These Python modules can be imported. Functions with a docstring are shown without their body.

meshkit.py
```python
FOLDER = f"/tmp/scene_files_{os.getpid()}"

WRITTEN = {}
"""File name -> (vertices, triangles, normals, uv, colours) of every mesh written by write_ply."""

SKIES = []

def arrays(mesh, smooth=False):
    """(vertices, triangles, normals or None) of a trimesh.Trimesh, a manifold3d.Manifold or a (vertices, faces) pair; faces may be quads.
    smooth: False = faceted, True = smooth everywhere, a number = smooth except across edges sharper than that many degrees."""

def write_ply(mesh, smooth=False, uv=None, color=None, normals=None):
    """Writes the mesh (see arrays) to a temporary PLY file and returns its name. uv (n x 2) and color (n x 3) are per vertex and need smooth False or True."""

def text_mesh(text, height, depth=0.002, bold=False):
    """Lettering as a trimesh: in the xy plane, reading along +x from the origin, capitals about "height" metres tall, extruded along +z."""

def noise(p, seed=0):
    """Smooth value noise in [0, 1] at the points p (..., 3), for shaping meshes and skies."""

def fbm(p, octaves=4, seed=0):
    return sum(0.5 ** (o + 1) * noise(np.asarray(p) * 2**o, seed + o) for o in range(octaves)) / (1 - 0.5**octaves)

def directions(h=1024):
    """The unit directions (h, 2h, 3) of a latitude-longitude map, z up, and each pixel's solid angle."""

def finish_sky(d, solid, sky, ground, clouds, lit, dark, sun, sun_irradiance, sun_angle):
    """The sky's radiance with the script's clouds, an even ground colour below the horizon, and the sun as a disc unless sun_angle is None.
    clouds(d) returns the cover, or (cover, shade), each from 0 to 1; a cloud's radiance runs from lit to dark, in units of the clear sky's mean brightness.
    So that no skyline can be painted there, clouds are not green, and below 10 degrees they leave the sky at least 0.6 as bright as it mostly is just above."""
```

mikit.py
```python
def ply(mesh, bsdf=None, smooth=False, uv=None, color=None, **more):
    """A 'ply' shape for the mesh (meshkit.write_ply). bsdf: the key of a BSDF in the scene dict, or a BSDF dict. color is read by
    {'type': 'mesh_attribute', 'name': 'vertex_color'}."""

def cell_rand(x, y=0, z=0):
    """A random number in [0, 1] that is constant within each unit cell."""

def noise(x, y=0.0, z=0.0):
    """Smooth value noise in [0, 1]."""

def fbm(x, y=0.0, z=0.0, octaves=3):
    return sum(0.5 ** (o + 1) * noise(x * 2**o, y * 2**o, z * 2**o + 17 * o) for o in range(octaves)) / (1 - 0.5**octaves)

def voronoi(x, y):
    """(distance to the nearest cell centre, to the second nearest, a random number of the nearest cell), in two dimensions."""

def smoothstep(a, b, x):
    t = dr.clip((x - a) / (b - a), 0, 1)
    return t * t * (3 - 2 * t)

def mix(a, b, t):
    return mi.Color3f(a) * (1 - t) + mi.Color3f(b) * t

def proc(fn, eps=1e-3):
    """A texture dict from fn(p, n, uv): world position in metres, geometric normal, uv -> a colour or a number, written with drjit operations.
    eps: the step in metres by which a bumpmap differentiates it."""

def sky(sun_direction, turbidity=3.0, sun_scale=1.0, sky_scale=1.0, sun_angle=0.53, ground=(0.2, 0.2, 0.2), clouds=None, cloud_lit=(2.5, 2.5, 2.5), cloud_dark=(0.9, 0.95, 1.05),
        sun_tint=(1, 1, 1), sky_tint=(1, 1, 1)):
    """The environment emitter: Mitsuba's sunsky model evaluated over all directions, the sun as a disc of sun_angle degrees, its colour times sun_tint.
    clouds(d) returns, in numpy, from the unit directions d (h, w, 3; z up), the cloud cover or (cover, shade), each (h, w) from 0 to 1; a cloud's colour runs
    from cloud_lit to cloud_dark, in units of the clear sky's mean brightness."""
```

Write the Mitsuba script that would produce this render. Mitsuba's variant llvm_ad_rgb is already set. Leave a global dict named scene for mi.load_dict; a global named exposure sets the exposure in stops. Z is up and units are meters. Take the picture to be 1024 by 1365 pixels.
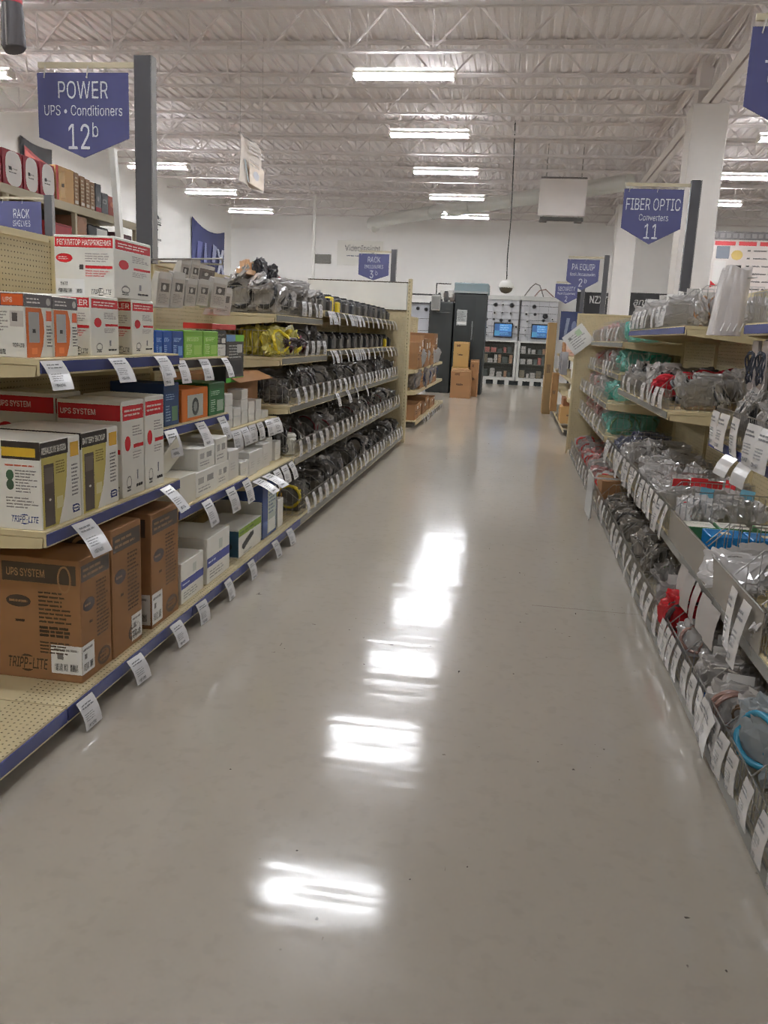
import math, random
import numpy as np, trimesh, drjit as dr, mitsuba as mi
import mikit, meshkit
from mikit import fbm, noise, smoothstep, mix

# ---------------------------------------------------------------- camera, lamps, exposure
exposure = 1.55
LAMP = 24.0                                   # radiance of the fluorescent tubes
LAMP_RGB = (0.965, 1.0, 1.05)
T = mi.ScalarTransform4f
scene, labels = {}, {}
CAM = np.array([[0.987148, 0.153369, 0.044904], [0.074973, -0.196313, -0.977671], [-0.141129, 0.968473, -0.205289]])  # right, down, forward
_m = np.eye(4)
_m[:3, 0], _m[:3, 1], _m[:3, 2], _m[:3, 3] = -CAM[0], -CAM[1], CAM[2], (0, 0, 1.55)
scene['camera'] = {'type': 'perspective', 'fov': 2 * math.degrees(math.atan(512 / 1130.0)), 'fov_axis': 'x',
                   'to_world': T(_m.tolist()), 'near_clip': 0.05, 'far_clip': 200.0}
rng = random.Random(7)
nrng = np.random.default_rng(7)


# ---------------------------------------------------------------- materials
def lin(c):
    c = np.asarray(c, float) / 255.0
    return np.where(c <= 0.04045, c / 12.92, ((c + 0.055) / 1.055) ** 2.4)


def M(rgb, rough=0.5, spec=0.5, metal=0.0, **more):
    """key of a plain principled material; rgb as 8-bit sRGB"""
    key = 'mat_%02x%02x%02x_%d_%d_%d' % (*rgb, round(rough * 100), round(spec * 100), round(metal * 100)) + ''.join('_' + k for k in more)
    if key not in scene:
        scene[key] = {'type': 'twosided', 'b': {'type': 'principled', 'base_color': {'type': 'rgb', 'value': [float(x) for x in lin(rgb)]},
                                                'roughness': rough, 'specular': spec, 'metallic': metal, **more}}
    return key


def proc_mat(key, fn, rough=0.5, spec=0.5, **more):
    scene[key] = {'type': 'twosided', 'b': {'type': 'principled', 'base_color': mikit.proc(fn), 'roughness': rough, 'specular': spec, **more}}
    return key


def C(r, g, b):
    return mi.Color3f(*[float(x) for x in lin((r, g, b))])


def vcol(key, rough, spec=0.5):
    scene[key] = {'type': 'twosided', 'b': {'type': 'principled', 'base_color': {'type': 'mesh_attribute', 'name': 'vertex_color'}, 'roughness': rough, 'specular': spec}}
    return key


PRINT = vcol('printed_ink', 0.45, 0.4)


def peg_fn(p, n, uv):
    a = dr.select(dr.abs(n.x) > 0.5, p.y, p.x) / 0.0254
    b = p.z / 0.0254
    d = dr.sqrt(dr.square(a - dr.floor(a) - 0.5) + dr.square(b - dr.floor(b) - 0.5))
    g = fbm(p.x * 9, p.y * 9, p.z * 9)
    return mix(mix(C(196, 182, 146), C(184, 170, 136), g), C(62, 54, 42), 1 - smoothstep(0.11, 0.16, d))


def deck_fn(p, n, uv):
    a, b = p.x / 0.0254, p.y / 0.0254
    d = dr.sqrt(dr.square(a - dr.floor(a) - 0.5) + dr.square(b - dr.floor(b) - 0.5))
    band = dr.select((p.x > -1.80) & (dr.abs(n.z) > 0.5), 1.0, 0.0)
    g = fbm(p.x * 6, p.y * 6, 0)
    return mix(mix(C(204, 190, 152), C(190, 176, 140), g), C(84, 74, 56), band * (1 - smoothstep(0.13, 0.19, d)))


def floor_fn(p, n, uv):
    g = fbm(p.x * 0.9, p.y * 0.9, 3.1, 4)
    f = fbm(p.x * 26, p.y * 26, 0.7, 3)
    c = mix(C(147, 140, 128), C(159, 151, 139), g)
    c = mix(c, C(116, 108, 98), 0.13 * smoothstep(0.52, 0.75, f))
    s = noise(p.x * 31, p.y * 31, 5.0)
    k = noise(p.x * 2.3, p.y * 2.3, 9.0)
    c = mix(c, C(66, 58, 48), smoothstep(0.968, 0.99, s) * smoothstep(0.45, 0.7, k))
    seam = dr.select((p.x > 0.2) & (p.x < 0.9), 1 - smoothstep(0.004, 0.009, dr.abs(p.y - 4.95)), 0.0)
    return mix(c, C(120, 112, 100), 0.6 * seam)


def floor_rough(p, n, uv):
    return 0.112 + 0.025 * fbm(p.x * 1.7, p.y * 0.7, 11.0, 3)


def floor_bump(p, n, uv):
    return fbm(p.x * 1.2, p.y * 6.5, 1.7, 3) + 0.012 * noise(p.x * 45, p.y * 60)


scene['sealed_floor'] = {'type': 'bumpmap', 'arbitrary': mikit.proc(floor_bump, eps=0.006), 'scale': 0.0033,
                         'b': {'type': 'principled', 'base_color': mikit.proc(floor_fn), 'roughness': mikit.proc(floor_rough), 'specular': 0.38}}


def carton_fn(p, n, uv):
    g = fbm(p.x * 7, p.y * 7, p.z * 7)
    f = noise(p.x * 8, p.y * 8, p.z * 260)
    return mix(mix(C(150, 112, 78), C(134, 98, 67), g), C(138, 100, 64), 0.25 * f)


CARTON = proc_mat('corrugated_cardboard', carton_fn, 0.75, 0.25)
PEG = proc_mat('pegboard', peg_fn, 0.55, 0.35)
DECK = proc_mat('perforated_deck', deck_fn, 0.42, 0.45)
TAN = M((200, 186, 148), 0.42)
BLUE_RAIL = M((52, 60, 112), 0.32)
GREY_RAIL = M((112, 112, 106), 0.35)
DARK_RAIL = M((44, 42, 44), 0.35)
KICK = M((74, 68, 58), 0.5)
WIRE = M((176, 174, 170), 0.25, 0.6, 0.9)
PAPER = M((206, 204, 202), 0.22, 0.6)
WHITE_BOX = M((226, 224, 216), 0.42, 0.4)
WALL = M((238, 236, 232), 0.6, 0.3)
ROOF = M((222, 216, 215), 0.6, 0.3)
STEEL_WHITE = M((216, 210, 208), 0.5, 0.4)
BLACK = M((24, 25, 26), 0.35)
SIGN_BLUE = M((84, 86, 130), 0.4, 0.4)
POST_GREY = M((74, 74, 78), 0.4)
FILM = M((160, 156, 152), 0.11, 0.85)
FILM_CLEAR = M((180, 177, 175), 0.09, 0.9)


# ---------------------------------------------------------------- mesh helpers
def cat(*ms):
    flat = []
    for m in ms:
        flat += m if isinstance(m, list) else [m]
    return trimesh.Trimesh(np.vstack([m.vertices for m in flat]),
                           np.vstack([m.faces + o for m, o in zip(flat, np.cumsum([0] + [len(m.vertices) for m in flat[:-1]]))]), process=False)


_BV = np.array([[x, y, z] for x in (0, 1) for y in (0, 1) for z in (0, 1)], float)
_BF = np.array([[0, 1, 3], [0, 3, 2], [4, 6, 7], [4, 7, 5], [0, 4, 5], [0, 5, 1], [2, 3, 7], [2, 7, 6], [0, 2, 6], [0, 6, 4], [1, 5, 7], [1, 7, 3]])


def bx(x0, x1, y0, y1, z0, z1):
    lo, hi = np.minimum((x0, y0, z0), (x1, y1, z1)), np.maximum((x0, y0, z0), (x1, y1, z1))
    return trimesh.Trimesh(lo + _BV * (hi - lo), _BF, process=False)


def rbx(x0, x1, y0, y1, z0, z1, r=0.004):
    """box with chamfered edges"""
    c, e = np.array([(x0 + x1) / 2, (y0 + y1) / 2, (z0 + z1) / 2]), np.abs(np.array([x1 - x0, y1 - y0, z1 - z0])) / 2
    r = min(r, e.min() * 0.45)
    pts = []
    for s in np.ndindex(2, 2, 2):
        s = np.array(s) * 2 - 1
        for k in range(3):
            d = e - r
            d[k] = e[k]
            pts.append(c + s * d)
    return trimesh.convex.convex_hull(np.array(pts))


def bar(p, q, w, h=None, up=(0, 0, 1)):
    """square bar from p to q, w wide, h tall"""
    p, q = np.asarray(p, float), np.asarray(q, float)
    h = w if h is None else h
    d = q - p
    L = np.linalg.norm(d)
    d /= L
    up = np.asarray(up, float) if abs(np.dot(d, up)) < 0.95 else np.array([1.0, 0, 0])
    s = np.cross(d, up); s /= np.linalg.norm(s)
    u = np.cross(s, d)
    b = _BV - [0, 0.5, 0.5]
    v = p + b[:, :1] * L * d + b[:, 1:2] * w * s + b[:, 2:] * h * u
    return trimesh.Trimesh(v, _BF[:, ::-1] if np.dot(np.cross(d, s), u) < 0 else _BF, process=False)


def tube(points, r, sides=6, closed=False, caps=True):
    p = np.asarray(points, float)
    t = np.roll(p, -1, 0) - np.roll(p, 1, 0) if closed else np.gradient(p, axis=0)
    t /= np.linalg.norm(t, axis=1, keepdims=True) + 1e-12
    ref = np.array([0.0, 0, 1]) if np.abs(t[:, 2]).mean() < 0.8 else np.array([1.0, 0, 0])
    a = np.cross(t, ref); a /= np.linalg.norm(a, axis=1, keepdims=True) + 1e-12
    b = np.cross(t, a)
    ang = np.arange(sides) * 2 * np.pi / sides
    rr = np.broadcast_to(r, (len(p),))[:, None, None]
    v = (p[:, None] + rr * (np.cos(ang)[None, :, None] * a[:, None] + np.sin(ang)[None, :, None] * b[:, None])).reshape(-1, 3)
    n = len(p)
    i, j = np.meshgrid(np.arange(n if closed else n - 1), np.arange(sides), indexing='ij')
    i2 = (i + 1) % n
    q = np.stack([i * sides + j, i2 * sides + j, i2 * sides + (j + 1) % sides, i * sides + (j + 1) % sides], -1).reshape(-1, 4)
    f = np.vstack([q[:, [0, 2, 1]], q[:, [0, 3, 2]]])
    if caps and not closed:
        k = np.arange(1, sides - 1)
        o = (n - 1) * sides
        f = np.vstack([f, np.stack([0 * k, k + 1, k], 1), np.stack([o + 0 * k, o + k, o + k + 1], 1)])
    return trimesh.Trimesh(v, f, process=False)


def prism(poly, axis, lo, hi):
    """extrude the polygon (list of 2D points) along an axis; the other two axes in x, y, z order"""
    from shapely.geometry import Polygon
    m = trimesh.creation.extrude_polygon(Polygon(poly), hi - lo, engine='earcut')
    v = m.vertices.copy()
    o = [k for k in range(3) if k != axis]
    w = np.zeros_like(v)
    w[:, o[0]], w[:, o[1]], w[:, axis] = v[:, 0], v[:, 1], v[:, 2] + lo
    f = m.faces if axis != 1 else m.faces[:, ::-1]
    return trimesh.Trimesh(w, f, process=False)


# ---------------------------------------------------------------- scene helpers
def fresh(key):
    if key not in scene and key not in labels and not any(k.startswith(key + '__') for k in (scene if len(key) < 0 else ())):
        if key not in _used:
            _used.add(key)
            return key
    n = _count.get(key, 0) + 1
    _count[key] = n
    k = '%s_%03d' % (key, n)
    _used.add(k)
    return k


_used, _count = set(), {}


def thing(name, label, cat_, group=None, kind=None):
    key = fresh(name)
    d = {'label': label, 'category': cat_}
    if group:
        d['group'] = group
    if kind:
        d['kind'] = kind
    labels[key] = d
    return key


def part(holder, name, mesh, mat=None, smooth=False, label=None, kind=None, **more):
    key = fresh(holder + '__' + name)
    scene[key] = dict(mesh, **more) if isinstance(mesh, dict) else mikit.ply(mesh, mat, smooth, **more)
    if label or kind:
        labels[key] = {k: v for k, v in (('label', label), ('kind', kind)) if v}
    return key


def solo(name, mesh, mat, label, cat_, group=None, smooth=False, kind=None, **more):
    """a thing that is one mesh"""
    key = thing(name, label, cat_, group, kind)
    scene[key] = dict(mesh, **more) if isinstance(mesh, dict) else mikit.ply(mesh, mat, smooth, **more)
    return key


def struct(name, mesh, mat, label=None, smooth=False, **more):
    key = fresh(name)
    scene[key] = mikit.ply(mesh, mat, smooth, **more)
    labels[key] = {'kind': 'structure', **({'label': label} if label else {})}
    return key


_text = {}


def text(s, h, bold=False):
    if (s, bold) not in _text:
        _text[s, bold] = meshkit.text_mesh(s, 1.0, 0.02, bold)
    m = _text[s, bold].copy()
    m.vertices *= (h, h, 0.0)
    keep = np.abs(np.cross(m.vertices[m.faces[:, 1]] - m.vertices[m.faces[:, 0]], m.vertices[m.faces[:, 2]] - m.vertices[m.faces[:, 0]])[:, 2]) > 1e-12
    nz = np.cross(m.vertices[m.faces[:, 1]] - m.vertices[m.faces[:, 0]], m.vertices[m.faces[:, 2]] - m.vertices[m.faces[:, 0]])[:, 2]
    return trimesh.Trimesh(m.vertices, m.faces[keep & (nz > 0)], process=False)


class Sheet:
    """flat print: pieces laid over each other in the plane (u right, v up, w out of the face), joined into one coloured mesh"""

    def __init__(self, step=0.0004):
        self.v, self.f, self.c, self.n, self.w, self.step, self.off = [], [], [], 0, 0.0, step, 0.0

    def _add(self, pts, faces, rgb, w=None):
        pts = np.asarray(pts, float)
        pts = pts + np.array([self.off] + [0.0] * (pts.shape[1] - 1))
        self.w += self.step * 0.25
        z = np.full((len(pts), 1), self.step + (self.w if w is None else w))
        self.v.append(np.hstack([pts[:, :2], z])); self.f.append(np.asarray(faces) + self.n)
        self.c.append(np.tile(lin(rgb), (len(pts), 1))); self.n += len(pts)
        return self

    def rect(self, u0, u1, v0, v1, rgb):
        return self._add([[u0, v0], [u1, v0], [u1, v1], [u0, v1]], [[0, 1, 2], [0, 2, 3]], rgb)

    def poly(self, pts, rgb):
        k = np.arange(1, len(pts) - 1)
        return self._add(pts, np.stack([0 * k, k, k + 1], 1), rgb)

    def ellipse(self, u, v, a, b, rgb, n=20):
        t = np.arange(n) * 2 * np.pi / n
        return self.poly(np.stack([u + a * np.cos(t), v + b * np.sin(t)], 1), rgb)

    def ring(self, u, v, a, b, w, rgb, n=24):
        t = np.arange(n) * 2 * np.pi / n
        o = np.stack([u + a * np.cos(t), v + b * np.sin(t)], 1)
        i = np.stack([u + (a - w) * np.cos(t), v + (b - w) * np.sin(t)], 1)
        k = np.arange(n); k2 = (k + 1) % n
        return self._add(np.vstack([o, i]), np.vstack([np.stack([k, k2, k2 + n], 1), np.stack([k, k2 + n, k + n], 1)]), rgb)

    def text(self, s, u, v, h, rgb, bold=False, narrow=0.85, fit=None, center=False, slant=0.0):
        m = text(s, h, bold)
        p = m.vertices[:, :2].copy()
        p[:, 0] *= narrow
        wd = p[:, 0].max()
        if fit and (wd > fit or not center):
            p[:, 0] *= fit / wd
            wd = fit
        p[:, 0] += slant * p[:, 1] + u - (wd / 2 if center else 0)
        p[:, 1] += v
        return self._add(p, m.faces, rgb)

    def lines(self, u0, u1, v0, v1, n, rgb, seed=0, fill=0.45):
        r = random.Random(seed)
        q, f = [], []
        for k in range(n):
            t = v1 - (v1 - v0) * (k + 0.5) / n
            hh = (v1 - v0) / n * fill / 2
            u = u0
            end = u0 + (u1 - u0) * r.uniform(0.6, 1.0)
            while u < end:
                e = min(end, u + (u1 - u0) * r.uniform(0.12, 0.3))
                o = len(q)
                q += [[u, t - hh], [e, t - hh], [e, t + hh], [u, t + hh]]
                f += [[o, o + 1, o + 2], [o, o + 2, o + 3]]
                u = e + (u1 - u0) * 0.035
        return self._add(q, f, rgb)

    def bars(self, u0, u1, v0, v1, rgb=(30, 30, 30), n=14, seed=1):
        r = random.Random(seed)
        q, f, u = [], [], u0
        st = (u1 - u0) / n
        for k in range(n):
            w = st * r.uniform(0.3, 0.75)
            o = len(q)
            q += [[u, v0], [u + w, v0], [u + w, v1], [u, v1]]
            f += [[o, o + 1, o + 2], [o, o + 2, o + 3]]
            u += st
        return self._add(q, f, rgb)

    def place(self, origin, U, V):
        """ply dict with the sheet's plane at origin, axes U and V"""
        U, V = np.asarray(U, float), np.asarray(V, float)
        W = np.cross(U, V)
        v = np.vstack(self.v)
        v = np.asarray(origin, float) + v[:, :1] * U + v[:, 1:2] * V + v[:, 2:] * W
        return mikit.ply((v, np.vstack(self.f)), PRINT, False, color=np.vstack(self.c))


NEAR = ((1, 0, 0), (0, 0, 1))        # a face turned to the camera's end of the aisle
AISLE_L = ((0, 1, 0), (0, 0, 1))     # a face of the left racks turned to the aisle
AISLE_R = ((0, -1, 0), (0, 0, 1))    # a face of the right racks turned to the aisle


# ================================================================ the building
XL, XR, YB, YF, DECKZ = -10.6, 13.5, 31.0, -11.0, 6.22
v = np.array([[XL, YF, 0], [XR, YF, 0], [XR, YB, 0], [XL, YB, 0]], float)
struct('floor', (v, np.array([[0, 1, 2], [0, 2, 3]])), 'sealed_floor', 'polished grey sealed floor of the aisle with scuffs', uv=v[:, [1, 0]])
struct('wall_back', bx(XL - 0.2, XR + 0.2, YB, YB + 0.2, -0.1, DECKZ + 0.3), WALL, 'white painted back wall')
struct('wall_left', bx(XL - 0.2, XL, YF, YB, -0.1, DECKZ + 0.3), WALL, 'white painted left wall lit by the lamps')
struct('wall_right', bx(XR, XR + 0.2, YF, YB, -0.1, DECKZ + 0.3), WALL)
struct('wall_front', bx(XL - 0.2, XR + 0.2, YF - 0.2, YF, -0.1, DECKZ + 0.3), WALL)
# corrugated roof deck, ribs running down the store
prof = []
for k in range(int((XR - XL) / 0.2) + 1):
    x = XL + 0.2 * k
    prof += [(x, 0), (x + 0.09, 0), (x + 0.115, 0.03), (x + 0.175, 0.03)]
prof = np.array(prof)
vv, ff = [], []
n = len(prof)
for y in (YF, YB):
    vv.append(np.stack([prof[:, 0], np.full(n, y), DECKZ + prof[:, 1]], 1))
k = np.arange(n - 1)
ff = np.vstack([np.stack([k, k + 1 + n, k + 1], 1), np.stack([k, k + n, k + n + 1], 1)])
ROOF_KEY = struct('ceiling', (np.vstack(vv), ff), ROOF, 'white corrugated metal roof deck on open steel joists')

JOIST_Y = [13.1 + 1.73 * k for k in range(-3, 11)]


def joist_parts(x0, x1):
    L = x1 - x0
    npan = int(round(L / 1.2))
    st = L / npan
    web = []
    for q in range(npan):
        a = x0 + q * st
        web += [bar((a, 0, 6.15), (a + st / 2, 0, 5.53), 0.028), bar((a + st / 2, 0, 5.53), (a + st, 0, 6.15), 0.028)]
        web.append(bar((a + st / 2, 0, 5.53), (a + st / 2, 0, 6.15), 0.018))
    bot = cat(bx(x0, x1, -0.05, -0.012, 5.5, 5.508), bx(x0, x1, -0.018, -0.012, 5.5, 5.545), bx(x0, x1, 0.012, 0.05, 5.5, 5.508), bx(x0, x1, 0.012, 0.018, 5.5, 5.545))
    top = cat(bx(x0, x1, -0.06, -0.012, 6.19, 6.198), bx(x0, x1, -0.02, -0.012, 6.14, 6.198), bx(x0, x1, 0.012, 0.06, 6.19, 6.198), bx(x0, x1, 0.012, 0.02, 6.14, 6.198))
    return {'bottom_chord': mikit.ply(bot, STEEL_WHITE), 'top_chord': mikit.ply(top, STEEL_WHITE), 'web': mikit.ply(cat(web), STEEL_WHITE)}


for (x0, x1) in ((XL, 2.72), (2.88, XR)):
    js = joist_parts(x0, x1)
    for y in JOIST_Y:
        h = fresh(ROOF_KEY + '__roof_joist')
        for nm, d in js.items():
            scene[h + '__' + nm] = dict(d, to_world=T().translate([0, y, 0]))
# girder along the store, on the columns
h = fresh(ROOF_KEY + '__girder')
scene[h + '__bottom_chord'] = mikit.ply(cat(bx(2.66, 2.78, 2, YB, 5.48, 5.5), bx(2.76, 2.78, 2, YB, 5.48, 5.6), bx(2.82, 2.94, 2, YB, 5.48, 5.5), bx(2.82, 2.84, 2, YB, 5.48, 5.6)), STEEL_WHITE)
scene[h + '__top_chord'] = mikit.ply(cat(bx(2.68, 2.78, 2, YB, 6.12, 6.14), bx(2.76, 2.78, 2, YB, 6.03, 6.14), bx(2.82, 2.92, 2, YB, 6.12, 6.14), bx(2.82, 2.84, 2, YB, 6.03, 6.14)), STEEL_WHITE)
web = []
y = 13.1 - 1.73 * 6
while y < YB - 1.73:
    web += [bar((2.8, y, 6.08), (2.8, y + 0.865, 5.53), 0.06), bar((2.8, y + 0.865, 5.53), (2.8, y + 1.73, 6.08), 0.05), bar((2.8, y, 5.53), (2.8, y, 6.08), 0.045)]
    y += 1.73
scene[h + '__web'] = mikit.ply(cat(web), STEEL_WHITE)
# a few long pipes and conduits under the deck
for z, y, r in ((5.66, 15.3, 0.016), (5.7, 21.9, 0.016), (5.62, 24.2, 0.02)):
    struct('trim_1' if z == 5.66 else 'trim_2' if z == 5.7 else 'trim_3', tube([(XL, y, z), (2.6, y, z)], r, 6), STEEL_WHITE, 'thin white conduit running across under the roof', smooth=40)

for nm, y0, lab in (('column', 15.55, 'large white square column rising beside the fiber optic sign'), ('column', 26.2, 'white square column farther back in front of the back wall')):
    t = thing(nm, lab, 'column', kind='structure')
    part(t, 'shaft', rbx(2.55, 3.13, y0, y0 + 0.58, 0, 5.48, 0.012), M((216, 211, 206), 0.55, 0.3))
    part(t, 'head', rbx(2.62, 3.02, y0 + 0.1, y0 + 0.48, 5.48, DECKZ, 0.01), STEEL_WHITE)

# ventilation duct
dp = np.array([(-5.25, 29.9, 5.22), (-4.2, 28.9, 5.3), (0.9, 23.9, 5.4), (2.4, 22.4, 5.42)])
duct = thing('ventilation_duct', 'round white ventilation duct under the roof near the back wall', 'duct')
part(duct, 'pipe', tube(dp, 0.2, 20), M((206, 206, 200), 0.3, 0.6), 40)
part(duct, 'end_boot', tube([(-5.2, 29.85, 5.24), (-5.05, 29.7, 5.02)], [0.2, 0.15], 16), M((206, 206, 200), 0.3, 0.6), 40)
for q in (0.25, 0.5, 0.75):
    c = dp[1] + (dp[2] - dp[1]) * q
    d = (dp[2] - dp[1]) / np.linalg.norm(dp[2] - dp[1])
    part(duct, 'collar', tube([c - d * 0.03, c + d * 0.03], 0.212, 20), M((196, 196, 190), 0.35, 0.6), 40)
    part(duct, 'hanger_strap', bx(c[0] - 0.02, c[0] + 0.02, c[1] - 0.004, c[1] + 0.004, c[2] + 0.2, DECKZ), STEEL_WHITE)

# ---------------------------------------------------------------- fluorescent strip lights
L2 = 0.725
lamp_tube = cat(tube([(-L2 + 0.02, 0, 0), (L2 - 0.02, 0, 0)], 0.036, 10))
lamp_ply = mikit.ply(lamp_tube, M((250, 250, 250), 0.4), 50, emitter={'type': 'area', 'radiance': {'type': 'rgb', 'value': [LAMP * c for c in LAMP_RGB]}})
hous = mikit.ply(prism([(-0.028, 0.045), (0.028, 0.045), (0.028, 0.11), (-0.028, 0.11)], 0, -L2, L2), M((236, 234, 228), 0.4))
wingl = mikit.ply(prism([(-0.19, 0.0), (-0.186, -0.004), (-0.085, 0.05), (-0.085, 0.056)], 0, -L2, L2), M((240, 238, 232), 0.35))
wingr = mikit.ply(prism([(0.19, 0.0), (0.186, -0.004), (0.085, 0.05), (0.085, 0.056)], 0, -L2, L2), M((240, 238, 232), 0.35))
capl = mikit.ply(bx(-L2 - 0.012, -L2 + 0.02, -0.11, 0.11, -0.035, 0.06), M((220, 216, 208), 0.4))
capr = mikit.ply(bx(L2 - 0.02, L2 + 0.012, -0.11, 0.11, -0.035, 0.06), M((220, 216, 208), 0.4))
ORD = ['nearest', 'second', 'third', 'fourth', 'farthest']
ROWS = ((-8.6, 'left row', [9.3 + 3.55 * k for k in range(-2, 6)]), (-1.87, 'middle row above the aisle', [9.3 + 3.55 * k for k in range(-5, 0)] + [8.95] + [9.3 + 3.55 * k for k in range(1, 6)]),
        (4.55, 'right row', [9.3 + 3.55 * k for k in range(-2, 5)]), (10.6, 'far right row', [9.3 + 3.55 * k for k in range(0, 5)]))
for x, nm, ys in ROWS:
    for y in ys:
        vis = sorted(q for q in ys if q > 11)
        lab = 'white fluorescent strip light, %s %s of the %s' % (ORD[vis.index(y)] if y in vis else ('sixth', 'fifth', 'fourth', 'third', 'second', 'first')[::-1][sorted((q for q in ys if q < 11), reverse=True).index(y)], 'in view' if y in vis else 'before the visible part', nm)
        t = thing('strip_light', lab, 'ceiling light', 'strip lights ' + nm)
        X = T().translate([x, y, 5.12])
        part(t, 'housing', hous, None, to_world=X)
        part(t, 'reflector', wingl, None, to_world=X)
        part(t, 'reflector', wingr, None, to_world=X)
        part(t, 'end_cap', capl, None, to_world=X)
        part(t, 'end_cap', capr, None, to_world=X)
        for s in (-0.046, 0.046):
            part(t, 'lamp', lamp_ply, None, to_world=T().translate([x, y + s, 5.12]))
        for s in (-0.55, 0.55):
            part(t, 'hanger', bx(x + s - 0.006, x + s + 0.006, y - 0.006, y + 0.006, 5.23, DECKZ), STEEL_WHITE)


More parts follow.
